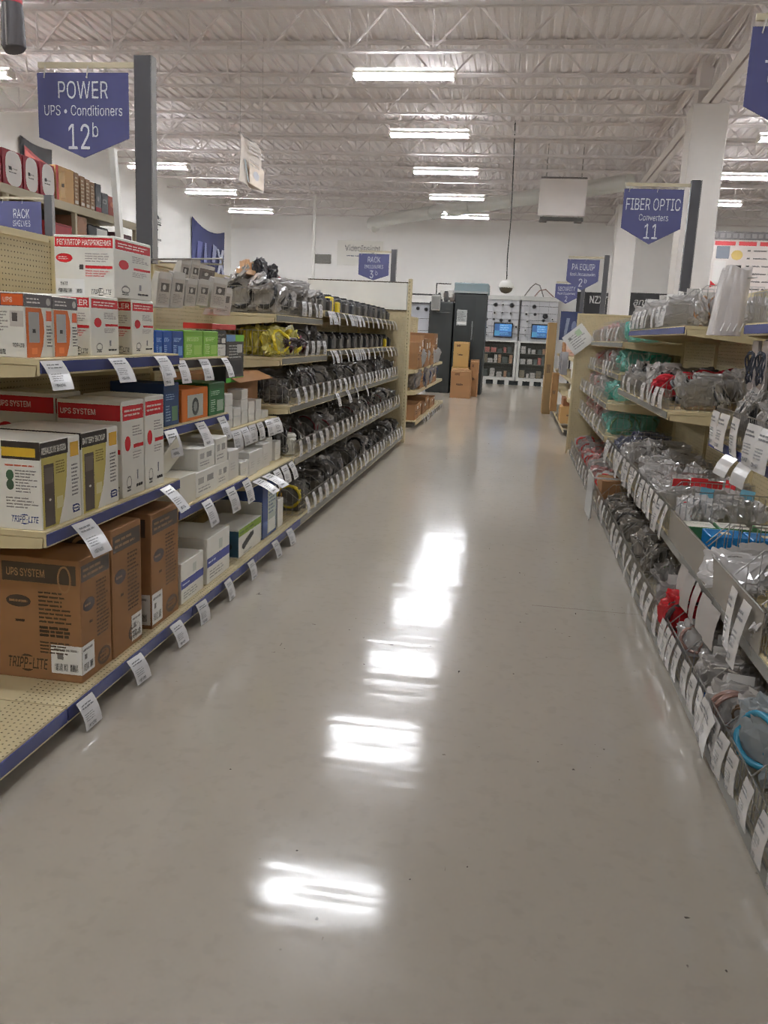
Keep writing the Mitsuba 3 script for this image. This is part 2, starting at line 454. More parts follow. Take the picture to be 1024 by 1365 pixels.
# ================================================================ gondola shelving
def gondola(label, s, xf, xb, y0, y1, shelves, top=1.93, deck_z=0.12, rail=BLUE_RAIL, right_end=True, panel=True):
    """one shelving section; s = +1: its aisle lies at larger x. shelves: (z, front x, rail material)"""
    t = thing('gondola_shelf_unit', label, 'shelving unit')
    part(t, 'kick_plate', bx(xb, xf - s * 0.07, y0, y1, 0, deck_z - 0.04), KICK)
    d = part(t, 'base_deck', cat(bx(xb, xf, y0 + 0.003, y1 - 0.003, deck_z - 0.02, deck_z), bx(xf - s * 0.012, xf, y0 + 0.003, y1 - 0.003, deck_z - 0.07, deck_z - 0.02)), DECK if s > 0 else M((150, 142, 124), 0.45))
    part(d, 'price_rail', bx(xf, xf + s * 0.006, y0 + 0.004, y1 - 0.004, deck_z - 0.058, deck_z - 0.008), rail)
    if panel:
        part(t, 'back_panel', bx(xb - s * 0.02, xb, y0 + 0.034, y1 - (0.034 if right_end else 0.001), deck_z, top), PEG)
    for yy in ((y0 + 0.001, y1 - 0.035) if right_end else (y0 + 0.001,)):
        part(t, 'upright', bx(xb - s * 0.025, xb + s * 0.025, yy, yy + 0.033, 0, top + 0.015), TAN)
    part(t, 'top_rail', bx(xb - s * 0.028, xb + s * 0.012, y0 + 0.034, y1 - 0.036, top - 0.02, top + 0.012), TAN)
    for z, x, rl in shelves:
        sh = part(t, 'shelf', cat(bx(xb, x, y0 + 0.006, y1 - 0.006, z - 0.022, z), bx(x - s * 0.01, x, y0 + 0.006, y1 - 0.006, z - 0.058, z - 0.022)), TAN)
        part(sh, 'price_rail', bx(x, x + s * 0.006, y0 + 0.008, y1 - 0.008, z - 0.05, z - 0.008), rl)
        for yy in (y0 + 0.007, y1 - 0.021):
            pl = [(xb, z - 0.11), (x - s * 0.02, z - 0.062), (x - s * 0.012, z - 0.024), (xb, z - 0.024)]
            part(sh, 'bracket', prism(pl if s < 0 else pl, 1, yy, yy + 0.014), TAN)
    return t


LX, LB, RX, RB = -1.58, -2.3, 0.84, 1.58
gondola('empty near end of the left shelving with only a bare tan base deck', 1, LX, LB, 1.4, 2.77, [], right_end=False)
gondola('tan left shelving section holding the power backup boxes', 1, LX, LB, 2.77, 4.03, [(0.79, -1.64, BLUE_RAIL), (1.41, -1.64, BLUE_RAIL)], right_end=False)
gondola('left shelving section with blue and green boxes above white boxes', 1, LX, LB, 4.03, 5.18, [(0.62, -1.65, BLUE_RAIL), (1.02, -1.78, BLUE_RAIL), (1.37, -1.78, DARK_RAIL)], right_end=False)
gondola('left shelving section with stacks of small white boxes and an open brown carton', 1, LX, LB, 5.18, 6.3, [(0.58, -1.65, GREY_RAIL), (0.9, -1.78, GREY_RAIL)], right_end=False)
gondola('left cable rack section with yellow cables, nearest of the wire basket sections', 1, LX, LB, 6.3, 7.85, [(0.58, -1.64, GREY_RAIL), (0.98, -1.68, GREY_RAIL), (1.34, -1.75, GREY_RAIL), (1.66, -1.8, GREY_RAIL)], rail=GREY_RAIL, right_end=False)
for k, (y0, y1, w) in enumerate(((7.85, 9.4, 'second'), (9.4, 10.9, 'third'), (10.9, 12.33, 'farthest, by the white header,'))):
    gondola('left rack section of dark cable cases, %s of the basket sections' % w, 1, LX, LB, y0, y1, [(0.58, -1.64, GREY_RAIL), (0.98, -1.68, GREY_RAIL), (1.38, -1.75, GREY_RAIL), (1.74, -1.78, GREY_RAIL)], rail=GREY_RAIL, right_end=k == 2)

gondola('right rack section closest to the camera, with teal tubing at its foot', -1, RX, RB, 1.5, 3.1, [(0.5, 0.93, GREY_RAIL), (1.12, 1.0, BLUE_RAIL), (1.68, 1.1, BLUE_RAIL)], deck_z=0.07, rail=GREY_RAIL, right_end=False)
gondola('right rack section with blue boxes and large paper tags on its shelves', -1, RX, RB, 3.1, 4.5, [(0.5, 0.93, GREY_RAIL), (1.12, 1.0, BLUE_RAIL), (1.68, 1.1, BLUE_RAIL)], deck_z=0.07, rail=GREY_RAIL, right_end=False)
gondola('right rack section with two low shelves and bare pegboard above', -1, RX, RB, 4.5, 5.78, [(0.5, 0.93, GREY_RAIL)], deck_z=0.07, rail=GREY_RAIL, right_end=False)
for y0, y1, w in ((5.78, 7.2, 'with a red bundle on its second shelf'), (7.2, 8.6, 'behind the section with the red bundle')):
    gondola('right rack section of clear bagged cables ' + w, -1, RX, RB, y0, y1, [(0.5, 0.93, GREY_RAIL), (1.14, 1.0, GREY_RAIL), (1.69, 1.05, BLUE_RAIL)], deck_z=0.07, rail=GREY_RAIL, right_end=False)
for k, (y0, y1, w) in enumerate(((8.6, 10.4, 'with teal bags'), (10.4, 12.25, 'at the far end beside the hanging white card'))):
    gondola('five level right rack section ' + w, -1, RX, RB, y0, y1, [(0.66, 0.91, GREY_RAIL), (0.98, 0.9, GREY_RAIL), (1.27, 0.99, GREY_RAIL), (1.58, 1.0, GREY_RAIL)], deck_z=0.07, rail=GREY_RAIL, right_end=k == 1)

# end panels of the two runs
t = thing('end_panel', 'tan pegboard end panel with white header at the end of the left rack', 'panel')
part(t, 'pegboard', bx(-3.05, -1.6, 12.36, 12.39, 0.06, 1.9), PEG)
part(t, 'header', bx(-3.06, -1.61, 12.335, 12.40, 1.9, 2.27), M((226, 224, 216), 0.45), label='white header board')
part(t, 'header_trim', bx(-3.06, -1.6, 12.33, 12.40, 2.27, 2.285), M((86, 78, 68), 0.4))
part(t, 'header_trim', bx(-3.06, -1.61, 12.33, 12.40, 1.888, 1.9), M((96, 88, 74), 0.4))
up = [bx(-1.6, -1.545, 12.34, 12.40, 0, 2.33)]
part(t, 'upright', up[0], TAN)
part(t, 'slot', cat([bx(-1.583, -1.575, 12.337, 12.341, 0.12 + 0.05 * k, 0.145 + 0.05 * k) for k in range(44)]), M((60, 54, 44), 0.6), kind='stuff')
t = thing('end_panel', 'tan pegboard end panel at the far end of the right rack below the dark sign', 'panel')
part(t, 'pegboard', bx(0.80, 2.3, 12.28, 12.31, 0.06, 1.93), PEG)
part(t, 'frame', cat(bx(0.785, 0.81, 12.27, 12.32, 0, 1.95), bx(0.81, 2.3, 12.27, 12.32, 1.93, 1.95)), TAN)


# ================================================================ boxed goods on the left
def carton(name, label, x0, x1, y0, y1, z0, z1, mat, near=None, aisle=None, top=None, cat_='box', group=None, eff=None):
    t = thing(name, label, cat_, group)
    part(t, 'body', rbx(x0, x1, y0, y1, z0, z1, 0.0035), mat)
    w, d, h = x1 - x0, y1 - y0, z1 - z0
    for fn, o, ax, a, nm in ((near, (x0, y0, z0), NEAR, w, 'printed_end'), (aisle, (x1, y0, z0), AISLE_L, d, 'printed_front'), (top, (x0, y0, z1), ((1, 0, 0), (0, 1, 0)), w, 'printed_top')):
        if fn:
            s = Sheet()
            if eff and nm == 'printed_end':
                s.off, a = a - eff, eff
            fn(s, a, h if nm != 'printed_top' else d)
            part(t, nm, s.place(o, *ax))
    return t


RED, INK, GREYINK, NAVY = (196, 40, 48), (44, 42, 42), (120, 118, 116), (36, 50, 110)


def brand(s, u, v, h, rgb, fit):
    s.ellipse(u + fit / 2, v + h * 0.5, fit * 0.22, h * 0.85, rgb)
    s.ellipse(u + fit / 2, v + h * 0.5, fit * 0.19, h * 0.62, (226, 224, 216) if rgb != (58, 40, 28) else (142, 105, 72))
    s.rect(u - fit * 0.03, u + fit * 1.08, v - h * 0.12, v + h * 1.12, (226, 224, 216) if rgb != (58, 40, 28) else (142, 105, 72))
    s.text('TRIPP-LITE', u, v, h, rgb, True, fit=fit, slant=0.12)


def wr_near(head, fit=0.9, hh=0.09):
    def f(s, w, h):
        s.rect(w * 0.02, w * 0.98, h * 0.80, h * 0.96, RED)
        s.text(head, w * 0.05, h * 0.88 - h * hh * 0.5, h * hh, (238, 226, 220), True, fit=w * fit)
        s.ellipse(w * 0.17, h * 0.62, w * 0.14, h * 0.075, RED)
        s.lines(w * 0.07, w * 0.27, h * 0.59, h * 0.65, 2, (232, 200, 196), 3)
        s.rect(w * 0.02, w * 0.5, 0.01 * h, h * 0.28, (232, 232, 230))
        s.rect(w * 0.42, w * 0.49, h * 0.44, h * 0.52, (70, 66, 64))
        s.lines(w * 0.52, w * 0.96, h * 0.56, h * 0.72, 4, (176, 170, 166), 5)
        s.rect(w * 0.52, w * 0.97, h * 0.46, h * 0.51, RED)
        s.lines(w * 0.52, w * 0.96, h * 0.32, h * 0.44, 3, (214, 132, 130), 6)
        s.bars(w * 0.06, w * 0.3, h * 0.05, h * 0.12)
        s.bars(w * 0.36, w * 0.47, h * 0.05, h * 0.12, seed=3, n=7)
        s.bars(w * 0.1, w * 0.22, h * 0.17, h * 0.23, seed=4, n=6)
        brand(s, w * 0.6, h * 0.045, h * 0.075, INK, w * 0.34)
    return f


def wr_aisle(s, w, h):
    s.rect(w * 0.03, w * 0.97, h * 0.80, h * 0.95, RED)
    s.lines(w * 0.1, w * 0.9, h * 0.83, h * 0.92, 2, (234, 200, 196), 2)
    s.ellipse(w * 0.24, h * 0.56, w * 0.13, h * 0.08, RED)
    s.lines(w * 0.46, w * 0.95, h * 0.62, h * 0.74, 4, (160, 154, 150), 8)
    s.rect(w * 0.5, w * 0.96, h * 0.5, h * 0.54, RED)
    s.lines(w * 0.46, w * 0.95, h * 0.38, h * 0.47, 3, (172, 166, 160), 9)
    s.ring(w * 0.28, h * 0.15, w * 0.11, h * 0.07, w * 0.02, (140, 136, 132))
    s.lines(w * 0.18, w * 0.4, h * 0.05, h * 0.12, 2, INK, 4)
    s.rect(w * 0.64, w * 0.7, h * 0.16, h * 0.26, (128, 128, 132))
    s.lines(w * 0.6, w * 0.95, h * 0.06, h * 0.13, 1, INK, 5)


def orange_near(s, w, h):
    s.rect(0, w, h * 0.79, h * 0.985, (96, 88, 90))
    s.rect(w * 0.3, w * 0.97, h * 0.80, h * 0.975, (214, 98, 50))
    s.text('UPS', w * 0.5, h * 0.85, h * 0.07, (240, 214, 196), True, center=True)
    s.lines(w * 0.05, w * 0.5, h * 0.4, h * 0.72, 7, (150, 146, 142), 2)
    s.rect(w * 0.55, w * 0.96, h * 0.48, h * 0.72, (196, 190, 184))
    s.rect(w * 0.62, w * 0.78, h * 0.56, h * 0.69, (92, 86, 84))
    s.bars(w * 0.1, w * 0.4, h * 0.05, h * 0.13)
    s.text('TRIPP-LITE', w * 0.6, h * 0.17, h * 0.055, INK, True, fit=w * 0.36)


def orange_aisle(s, w, h):
    s.rect(0, w, h * 0.79, h * 0.985, (92, 86, 88))
    s.lines(w * 0.08, w * 0.7, h * 0.83, h * 0.94, 2, (206, 200, 198), 4)
    s.ellipse(w * 0.86, h * 0.88, w * 0.08, h * 0.06, (180, 176, 172))
    pts = [(w * 0.03, h * 0.01), (w * 0.5, h * 0.01), (w * 0.62, h * 0.2), (w * 0.68, h * 0.42), (w * 0.66, h * 0.62), (w * 0.58, h * 0.775), (w * 0.03, h * 0.775)]
    s.poly(pts, (206, 106, 48))
    s.rect(w * 0.12, w * 0.5, h * 0.24, h * 0.71, (168, 166, 164))
    s.rect(w * 0.25, w * 0.36, h * 0.39, h * 0.45, (60, 58, 58))
    s.rect(w * 0.2, w * 0.4, h * 0.06, h * 0.16, (224, 128, 66))
    s.rect(w * 0.76, w * 0.96, h * 0.58, h * 0.74, (222, 106, 66))
    s.lines(w * 0.76, w * 0.98, h * 0.16, h * 0.52, 7, (120, 116, 116), 3)


def by_near(s, w, h):
    s.rect(0, w, h * 0.80, h, (42, 34, 30))
    s.rect(0, w * 0.88, h * 0.83, h * 0.93, (206, 168, 52))
    s.lines(w * 0.08, w * 0.9, h * 0.71, h * 0.75, 1, (196, 96, 70), 6)
    s.ellipse(w * 0.2, h * 0.62, w * 0.1, h * 0.06, (66, 96, 70))
    s.ellipse(w * 0.2, h * 0.51, w * 0.1, h * 0.06, (66, 86, 66))
    s.lines(w * 0.34, w * 0.92, h * 0.42, h * 0.69, 8, (134, 130, 128), 2)
    s.lines(w * 0.08, w * 0.92, h * 0.24, h * 0.38, 4, (140, 136, 132), 3)
    brand(s, w * 0.18, h * 0.09, h * 0.07, NAVY, w * 0.72)


def by_aisle(head):
    def f(s, w, h):
        pts = [(w * 0.02, h * 0.01), (w * 0.4, h * 0.01), (w * 0.56, h * 0.3), (w * 0.63, h * 0.55), (w * 0.655, h * 0.82), (w * 0.02, h * 0.82)]
        s.poly(pts, (186, 172, 96))
        s.rect(0, w * 0.68, h * 0.82, h * 0.99, (40, 34, 30))
        s.text(head, w * 0.03, h * 0.86, h * 0.07, (228, 224, 214), True, fit=w * 0.6)
        s.rect(w * 0.07, w * 0.31, h * 0.03, h * 0.74, (72, 62, 56))
        s.rect(w * 0.09, w * 0.29, h * 0.52, h * 0.7, (96, 86, 78))
        s.ellipse(w * 0.2, h * 0.33, w * 0.03, h * 0.015, (210, 204, 196))
        s.lines(w * 0.36, w * 0.6, h * 0.6, h * 0.76, 5, (120, 106, 52), 5)
        s.rect(w * 0.36, w * 0.52, h * 0.2, h * 0.34, (206, 198, 150))
        s.rect(w * 0.73, w * 0.95, h * 0.76, h * 0.93, (212, 166, 58))
        s.lines(w * 0.75, w * 0.97, h * 0.28, h * 0.68, 9, (126, 122, 120), 7)
        s.ring(w * 0.85, h * 0.13, w * 0.1, h * 0.05, w * 0.02, NAVY)
        s.lines(w * 0.76, w * 0.94, h * 0.07, h * 0.19, 3, NAVY, 3)
    return f


def cb_near(s, w, h):
    b = (58, 40, 28)
    s.rect(0, w * 0.95, h * 0.80, h * 0.955, (66, 56, 48))
    s.text('UPS SYSTEM', w * 0.05, h * 0.845, h * 0.06, (158, 122, 86), True, fit=w * 0.5)
    s.ring(w * 0.8, h * 0.84, w * 0.09, h * 0.11, w * 0.025, (150, 116, 82))
    s.ellipse(w * 0.2, h * 0.64, w * 0.16, h * 0.05, (64, 52, 46))
    s.lines(w * 0.08, w * 0.32, h * 0.62, h * 0.66, 1, (150, 116, 82), 2)
    s.rect(w * 0.15, w * 0.27, h * 0.47, h * 0.49, b)
    s.lines(w * 0.46, w * 0.9, h * 0.47, h * 0.74, 8, b, 4)
    s.lines(w * 0.46, w * 0.9, h * 0.36, h * 0.455, 3, (44, 30, 20), 5, fill=0.7)
    s.lines(w * 0.46, w * 0.9, h * 0.22, h * 0.33, 4, b, 6)
    brand(s, w * 0.02, h * 0.09, h * 0.085, b, w * 0.52)


def cb_aisle(s, w, h):
    b = (62, 44, 32)
    s.rect(w * 0.04, w * 0.96, h * 0.82, h * 0.95, (70, 62, 58))
    s.lines(w * 0.1, w * 0.9, h * 0.84, h * 0.93, 2, (150, 120, 90), 3)
    s.ellipse(w * 0.26, h * 0.62, w * 0.19, h * 0.055, (70, 62, 66))
    s.lines(w * 0.12, w * 0.4, h * 0.6, h * 0.64, 1, (150, 120, 96), 3)
    s.rect(w * 0.26, w * 0.36, h * 0.46, h * 0.48, b)
    s.lines(w * 0.5, w * 0.96, h * 0.3, h * 0.78, 15, b, 7)
    s.ring(w * 0.72, h * 0.11, w * 0.22, h * 0.075, w * 0.05, (74, 58, 46))
    s.lines(w * 0.55, w * 0.9, h * 0.06, h * 0.16, 3, (74, 58, 46), 8)


def sticker(t, o, ax, w, h):
    s = Sheet()
    s.w = 0.0006
    s.rect(0, w, 0, h, (222, 222, 220)).lines(w * 0.1, w * 0.9, h * 0.75, h * 0.92, 1, (130, 128, 126), 2)
    s.rect(w * 0.2, w * 0.4, h * 0.5, h * 0.68, (110, 108, 106)).bars(w * 0.12, w * 0.55, h * 0.1, h * 0.35).bars(w * 0.62, w * 0.88, h * 0.1, h * 0.35, n=8, seed=5)
    part(t, 'sticker', s.place(o, *ax), label='white barcode sticker')


carton('power_supply_box', 'orange and white box on the top left shelf, at the cut edge of the photo', -1.98, -1.70, 2.795, 2.975, 1.41, 1.635, WHITE_BOX, orange_near, orange_aisle, eff=0.125)
carton('power_supply_box', 'orange and white box with grey band, between another orange box and white boxes', -1.98, -1.70, 2.98, 3.16, 1.41, 1.632, WHITE_BOX, orange_near, orange_aisle)
carton('voltage_regulator_box', 'white and red box, left one of the lower pair on the top shelf', -1.93, -1.695, 3.255, 3.50, 1.41, 1.648, WHITE_BOX, wr_near('CONTROLLER'), wr_aisle)
carton('voltage_regulator_box', 'white and red box, right one of the lower pair on the top shelf', -1.93, -1.695, 3.63, 3.86, 1.41, 1.648, WHITE_BOX, wr_near('CONTROLLER'), wr_aisle)
carton('voltage_regulator_box', 'white and red box with Cyrillic heading lying on two similar boxes', -1.97, -1.70, 3.48, 3.85, 1.65, 1.90, WHITE_BOX, wr_near('РЕГУЛЯТОР НАПРЯЖЕНИЯ'), wr_aisle)
carton('battery_backup_box', 'white box with black and yellow printing at the front of the middle left shelf', -2.05, -1.66, 2.79, 3.075, 0.79, 1.115, WHITE_BOX, by_near, by_aisle('RESPALDO DE BATERIA'), eff=0.15)
carton('battery_backup_box', 'white box with black and yellow printing, second on the middle left shelf', -2.05, -1.66, 3.085, 3.40, 0.79, 1.118, WHITE_BOX, by_near, by_aisle('BATTERY BACKUP'))
carton('tall_power_box', 'tall white box with red band standing behind the yellow and black boxes', -1.96, -1.66, 3.44, 3.66, 0.79, 1.215, WHITE_BOX, wr_near('UPS SYSTEM', 0.55, 0.055), wr_aisle)
carton('tall_power_box', 'tall white box with red band, last on the middle left shelf', -1.96, -1.66, 3.672, 3.885, 0.79, 1.22, WHITE_BOX, wr_near('UPS SYSTEM', 0.55, 0.055), wr_aisle)
carton('tall_power_box', 'white box with red band in the shade at the back of the middle left shelf', -2.27, -1.985, 3.47, 3.7, 0.79, 1.23, WHITE_BOX, wr_near('UPS SYSTEM', 0.55, 0.055), wr_aisle)
t = carton('cardboard_box', 'brown cardboard box with dark heading at the front of the bottom left deck', -2.26, -1.625, 2.98, 3.235, 0.12, 0.63, CARTON, cb_near, cb_aisle, eff=0.33)
sticker(t, (-1.757, 2.98, 0.155), NEAR, 0.132, 0.12)
sticker(t, (-1.625, 2.98, 0.155), AISLE_L, 0.1, 0.12)
t = carton('cardboard_box', 'brown cardboard box, middle one of three on the bottom left deck', -2.26, -1.622, 3.245, 3.53, 0.12, 0.69, CARTON, cb_near, cb_aisle)
sticker(t, (-1.622, 3.42, 0.14), AISLE_L, 0.105, 0.12)
t = carton('cardboard_box', 'brown cardboard box, farthest of three on the bottom left deck, under the price tag', -2.2, -1.622, 3.64, 3.965, 0.12, 0.68, CARTON, cb_near, cb_aisle)
sticker(t, (-1.76, 3.64, 0.14), NEAR, 0.13, 0.15)
sticker(t, (-1.622, 3.64, 0.14), AISLE_L, 0.12, 0.15)


def card_print(bg, ink, head=None, accent=None, seed=1):
    def f(s, w, h):
        s.rect(w * 0.02, w * 0.98, h * 0.02, h * 0.98, bg)
        if head:
            s.rect(w * 0.02, w * 0.98, h * 0.8, h * 0.98, head)
        s.lines(w * 0.12, w * 0.85, h * 0.6, h * 0.76, 3, ink, seed)
        if accent:
            s.rect(w * 0.5, w * 0.9, h * 0.1, h * 0.45, accent)
        s.lines(w * 0.1, w * 0.45, h * 0.1, h * 0.5, 6, ink, seed + 4)
    return f


BLUE_BOX, GREEN_BOX = M((34, 78, 160), 0.4), M((122, 178, 62), 0.4)
for k, (y0, y1, lab) in enumerate(((4.19, 4.275, 'narrow blue box standing beside the white and red boxes'), (4.285, 4.40, 'bright blue box with plain spine, second of the blue boxes'), (4.405, 4.56, 'wide dark blue box next to the green boxes'))):
    carton('adapter_box', lab, -2.0, -1.83, y0, y1, 1.37, 1.515, BLUE_BOX if k != 2 else M((40, 70, 134), 0.4), None, card_print((38, 78, 156) if k != 2 else (42, 72, 138), (150, 180, 222), None, (96, 140, 196) if k != 1 else None, k))
carton('adapter_box', 'light green box, left one of the green pair on the upper shelf', -2.0, -1.83, 4.575, 4.86, 1.37, 1.52, GREEN_BOX, None, card_print((132, 184, 70), (204, 224, 160), (120, 170, 58), (156, 198, 96), 5))
carton('adapter_box', 'light green box, right one of the green pair on the upper shelf', -2.0, -1.83, 4.87, 5.12, 1.37, 1.52, GREEN_BOX, None, card_print((126, 180, 64), (204, 224, 160), (114, 164, 54), (156, 198, 96), 6))
carton('small_black_box', 'small black box with a white picture beside the green boxes', -1.98, -1.84, 5.13, 5.3, 1.44, 1.525, BLACK, None, card_print((40, 38, 38), (140, 136, 132), None, (220, 218, 212), 2))
carton('small_white_box', 'small white box under the black box on the upper shelf', -1.98, -1.84, 5.13, 5.29, 1.37, 1.44, WHITE_BOX, None, card_print((222, 220, 214), (150, 148, 144), None, None, 2))
t = carton('blister_pack', 'green and black package hanging at the right end of the upper shelf', -1.97, -1.86, 5.36, 5.72, 1.19, 1.50, M((52, 54, 56), 0.3), None, lambda s, w, h: s.rect(0, w, 0, h * 0.1, (84, 176, 60)).rect(0, w * 0.5, h * 0.86, h, (112, 150, 190)).rect(w * 0.5, w, h * 0.86, h, (110, 178, 60)).lines(w * 0.15, w * 0.9, h * 0.5, h * 0.8, 5, (160, 162, 160), 3).rect(w * 0.12, w * 0.9, h * 0.16, h * 0.46, (38, 42, 46)).rect(w * 0.6, w * 0.9, h * 0.62, h * 0.8, (180, 182, 180)), cat_='package')
carton('small_red_package', 'red package lying on top beside the hanging green and black package', -2.05, -1.86, 5.1, 5.55, 1.53, 1.565, M((196, 52, 48), 0.35), None, None, cat_='package')
carton('tool_box', 'tall dark blue box on the second shelf beside the orange box', -2.1, -1.8, 4.22, 4.42, 1.02, 1.245, M((44, 66, 102), 0.4), card_print((40, 60, 96), (120, 140, 170), None, None, 3), card_print((46, 70, 108), (130, 150, 178), None, (96, 130, 96), 4))


def orange_cam(s, w, h):
    s.rect(w * 0.02, w * 0.98, h * 0.02, h * 0.98, (206, 112, 40))
    s.rect(w * 0.2, w * 0.8, h * 0.1, h * 0.8, (176, 178, 170))
    s.ellipse(w * 0.5, h * 0.42, w * 0.13, h * 0.28, (60, 64, 62))
    s.ellipse(w * 0.5, h * 0.42, w * 0.07, h * 0.16, (140, 144, 140))


carton('camera_box', 'orange box with a picture window on the second left shelf', -2.08, -1.8, 4.46, 4.865, 1.02, 1.20, M((196, 108, 42), 0.45), None, orange_cam)
carton('camera_box', 'dark green box beside the orange box on the second left shelf', -2.08, -1.8, 4.885, 5.16, 1.02, 1.215, M((34, 92, 48), 0.4), None, card_print((36, 96, 52), (170, 196, 170), (30, 84, 46), (150, 170, 150), 7))
# white boxes on the third shelf
t = thing('open_white_box', 'white box with raised flap at the left end of the third shelf', 'box')
part(t, 'body', rbx(-2.05, -1.67, 4.1, 4.33, 0.62, 0.775, 0.003), M((216, 212, 198), 0.5))
part(t, 'flap', bar((-1.8, 4.1, 0.77), (-1.72, 4.1 + 0.12, 0.93), 0.22, 0.004, up=(0.9, 0, -0.4)), M((216, 212, 198), 0.5))
WB = [(-1.68, 4.36, 4.70, 0.62, 0.76, 'labelled white box, lower one beside the open white box'), (-1.69, 4.42, 4.68, 0.762, 0.885, 'white box resting on the labelled white box'),
      (-1.69, 4.73, 4.93, 0.62, 0.755, 'white box with grey label squares, lower right of its stack'), (-1.69, 4.70, 4.9, 0.757, 0.91, 'white box with grey label squares, upper right of its stack')]
for xf, y0, y1, z0, z1, lab in WB:
    carton('white_carton', lab, xf - 0.28, xf, y0, y1, z0, z1, WHITE_BOX, None, lambda s, w, h: s.rect(w * 0.5, w * 0.8, h * 0.5, h * 0.75, (150, 148, 144)).rect(w * 0.1, w * 0.35, h * 0.5, h * 0.75, (176, 174, 168)).lines(w * 0.1, w * 0.85, h * 0.15, h * 0.4, 2, (176, 174, 170), 4))
WB2 = [(-1.7, 4.96, 5.15, 0.62, 0.80), (-1.7, 5.19, 5.36, 0.58, 0.70), (-1.7, 5.37, 5.55, 0.58, 0.74), (-1.72, 5.56, 5.74, 0.58, 0.73), (-1.72, 5.75, 5.92, 0.58, 0.75), (-1.78, 5.3, 5.5, 0.702, 0.82), (-1.8, 5.65, 5.85, 0.752, 0.83), (-1.76, 5.94, 6.12, 0.58, 0.76), (-1.74, 6.13, 6.28, 0.58, 0.72)]
WBL = ['beside the stack with grey labels', 'short, next to the tall narrow box', 'second in the low row', 'third in the low row', 'fourth in the low row', 'lying on the row near its left', 'lying on the row near its middle', 'taller, near the right end', 'last at the right end']
for (xf, y0, y1, z0, z1), l in zip(WB2, WBL):
    carton('plain_white_box', 'plain white box on the third left shelf, ' + l, xf - 0.22, xf, y0, y1, z0, z1, M((214, 212, 206), 0.5), None, lambda s, w, h: s.lines(w * 0.2, w * 0.8, h * 0.3, h * 0.6, 3, (196, 194, 188), 4))
ORDQ = ['first', 'second', 'third', 'fourth', 'fifth', 'sixth']
k = 0
for xf, cols in ((-1.82, ((5.22, 5.38, 3), (5.4, 5.55, 2), (5.56, 5.7, 3), (5.72, 5.86, 2), (5.88, 6.02, 2), (6.04, 6.2, 1))), (-2.0, ((5.25, 5.42, 4), (5.45, 5.6, 3), (5.63, 5.78, 4), (5.82, 5.98, 3)))):
    for ci, (y0, y1, nst) in enumerate(cols):
        z = 0.9
        for q in range(nst):
            hh = 0.055 + 0.012 * ((k * 7) % 4)
            carton('small_white_carton', 'small white carton, %s from the bottom in the %s stack of the %s row' % (ORDQ[q], ORDQ[ci], 'front' if xf > -1.9 else 'rear'), xf - 0.15, xf - 0.01 * ((k * 3) % 3), y0 + 0.006 * (k % 3), y1, z, z + hh, M((216, 214, 208), 0.5), group='small white cartons on the fourth left shelf')
            z += hh + 0.001
            k += 1
t = thing('open_cardboard_box', 'open brown cardboard box behind the small white cartons', 'box')
ob = (-2.25, -1.92, 5.45, 6.25, 1.0, 1.26)
part(t, 'body', cat(bx(ob[0], ob[1], ob[2], ob[3], 0.995, 1.0), bx(ob[1] - 0.006, ob[1], ob[2], ob[3], 1.0, 1.24), bx(ob[0], ob[0] + 0.006, ob[2], ob[3], 1.0, 1.24), bx(ob[0], ob[1], ob[2], ob[2] + 0.006, 1.0, 1.24), bx(ob[0], ob[1], ob[3] - 0.006, ob[3], 1.0, 1.24)), CARTON)
part(t, 'flap', bar((-1.92, 5.85, 1.24), (-1.80, 5.85, 1.19), 0.78, 0.005), CARTON)
part(t, 'bottom_stand', bx(-2.25, -1.95, 5.5, 6.2, 0.9, 0.995), CARTON)
# base deck of this stretch


def bluestripe(s, w, h):
    s.rect(0, w, h * 0.36, h * 0.56, (70, 78, 150))
    s.lines(w * 0.06, w * 0.5, h * 0.42, h * 0.5, 1, (200, 204, 224), 3)
    s.rect(w * 0.5, w * 0.66, h * 0.62, h * 0.84, (196, 200, 190))
    s.lines(w * 0.1, w * 0.9, h * 0.08, h * 0.28, 3, (176, 176, 170), 4)


carton('striped_white_box', 'white box with blue stripe on the bottom deck, nearer of two', -1.95, -1.63, 4.02, 4.34, 0.12, 0.34, WHITE_BOX, None, bluestripe)
carton('striped_white_box', 'white box with blue stripe on the bottom deck, farther and taller of two', -1.98, -1.63, 4.40, 4.78, 0.12, 0.385, WHITE_BOX, lambda s, w, h: s.lines(w * 0.2, w * 0.8, h * 0.2, h * 0.8, 5, (180, 178, 172), 4), bluestripe)
carton('dark_scanner_box', 'dark grey box in the shade behind the striped white boxes', -2.25, -2.02, 4.1, 4.85, 0.12, 0.42, M((70, 72, 74), 0.5), None, card_print((72, 76, 78), (140, 142, 142), None, (106, 110, 112), 2))


def battery_print(s, w, h):
    s.rect(0, w, h * 0.74, h, (116, 148, 40))
    s.lines(w * 0.05, w * 0.9, h * 0.8, h * 0.93, 1, (70, 96, 20), 3)
    p = np.array([(0.14, 0.3), (0.22, 0.2), (0.66, 0.52), (0.64, 0.66), (0.5, 0.66), (0.16, 0.42)]) * (w, h)
    s.poly(p, (40, 42, 44))
    s.lines(w * 0.2, w * 0.6, h * 0.05, h * 0.12, 1, (150, 150, 146), 2)


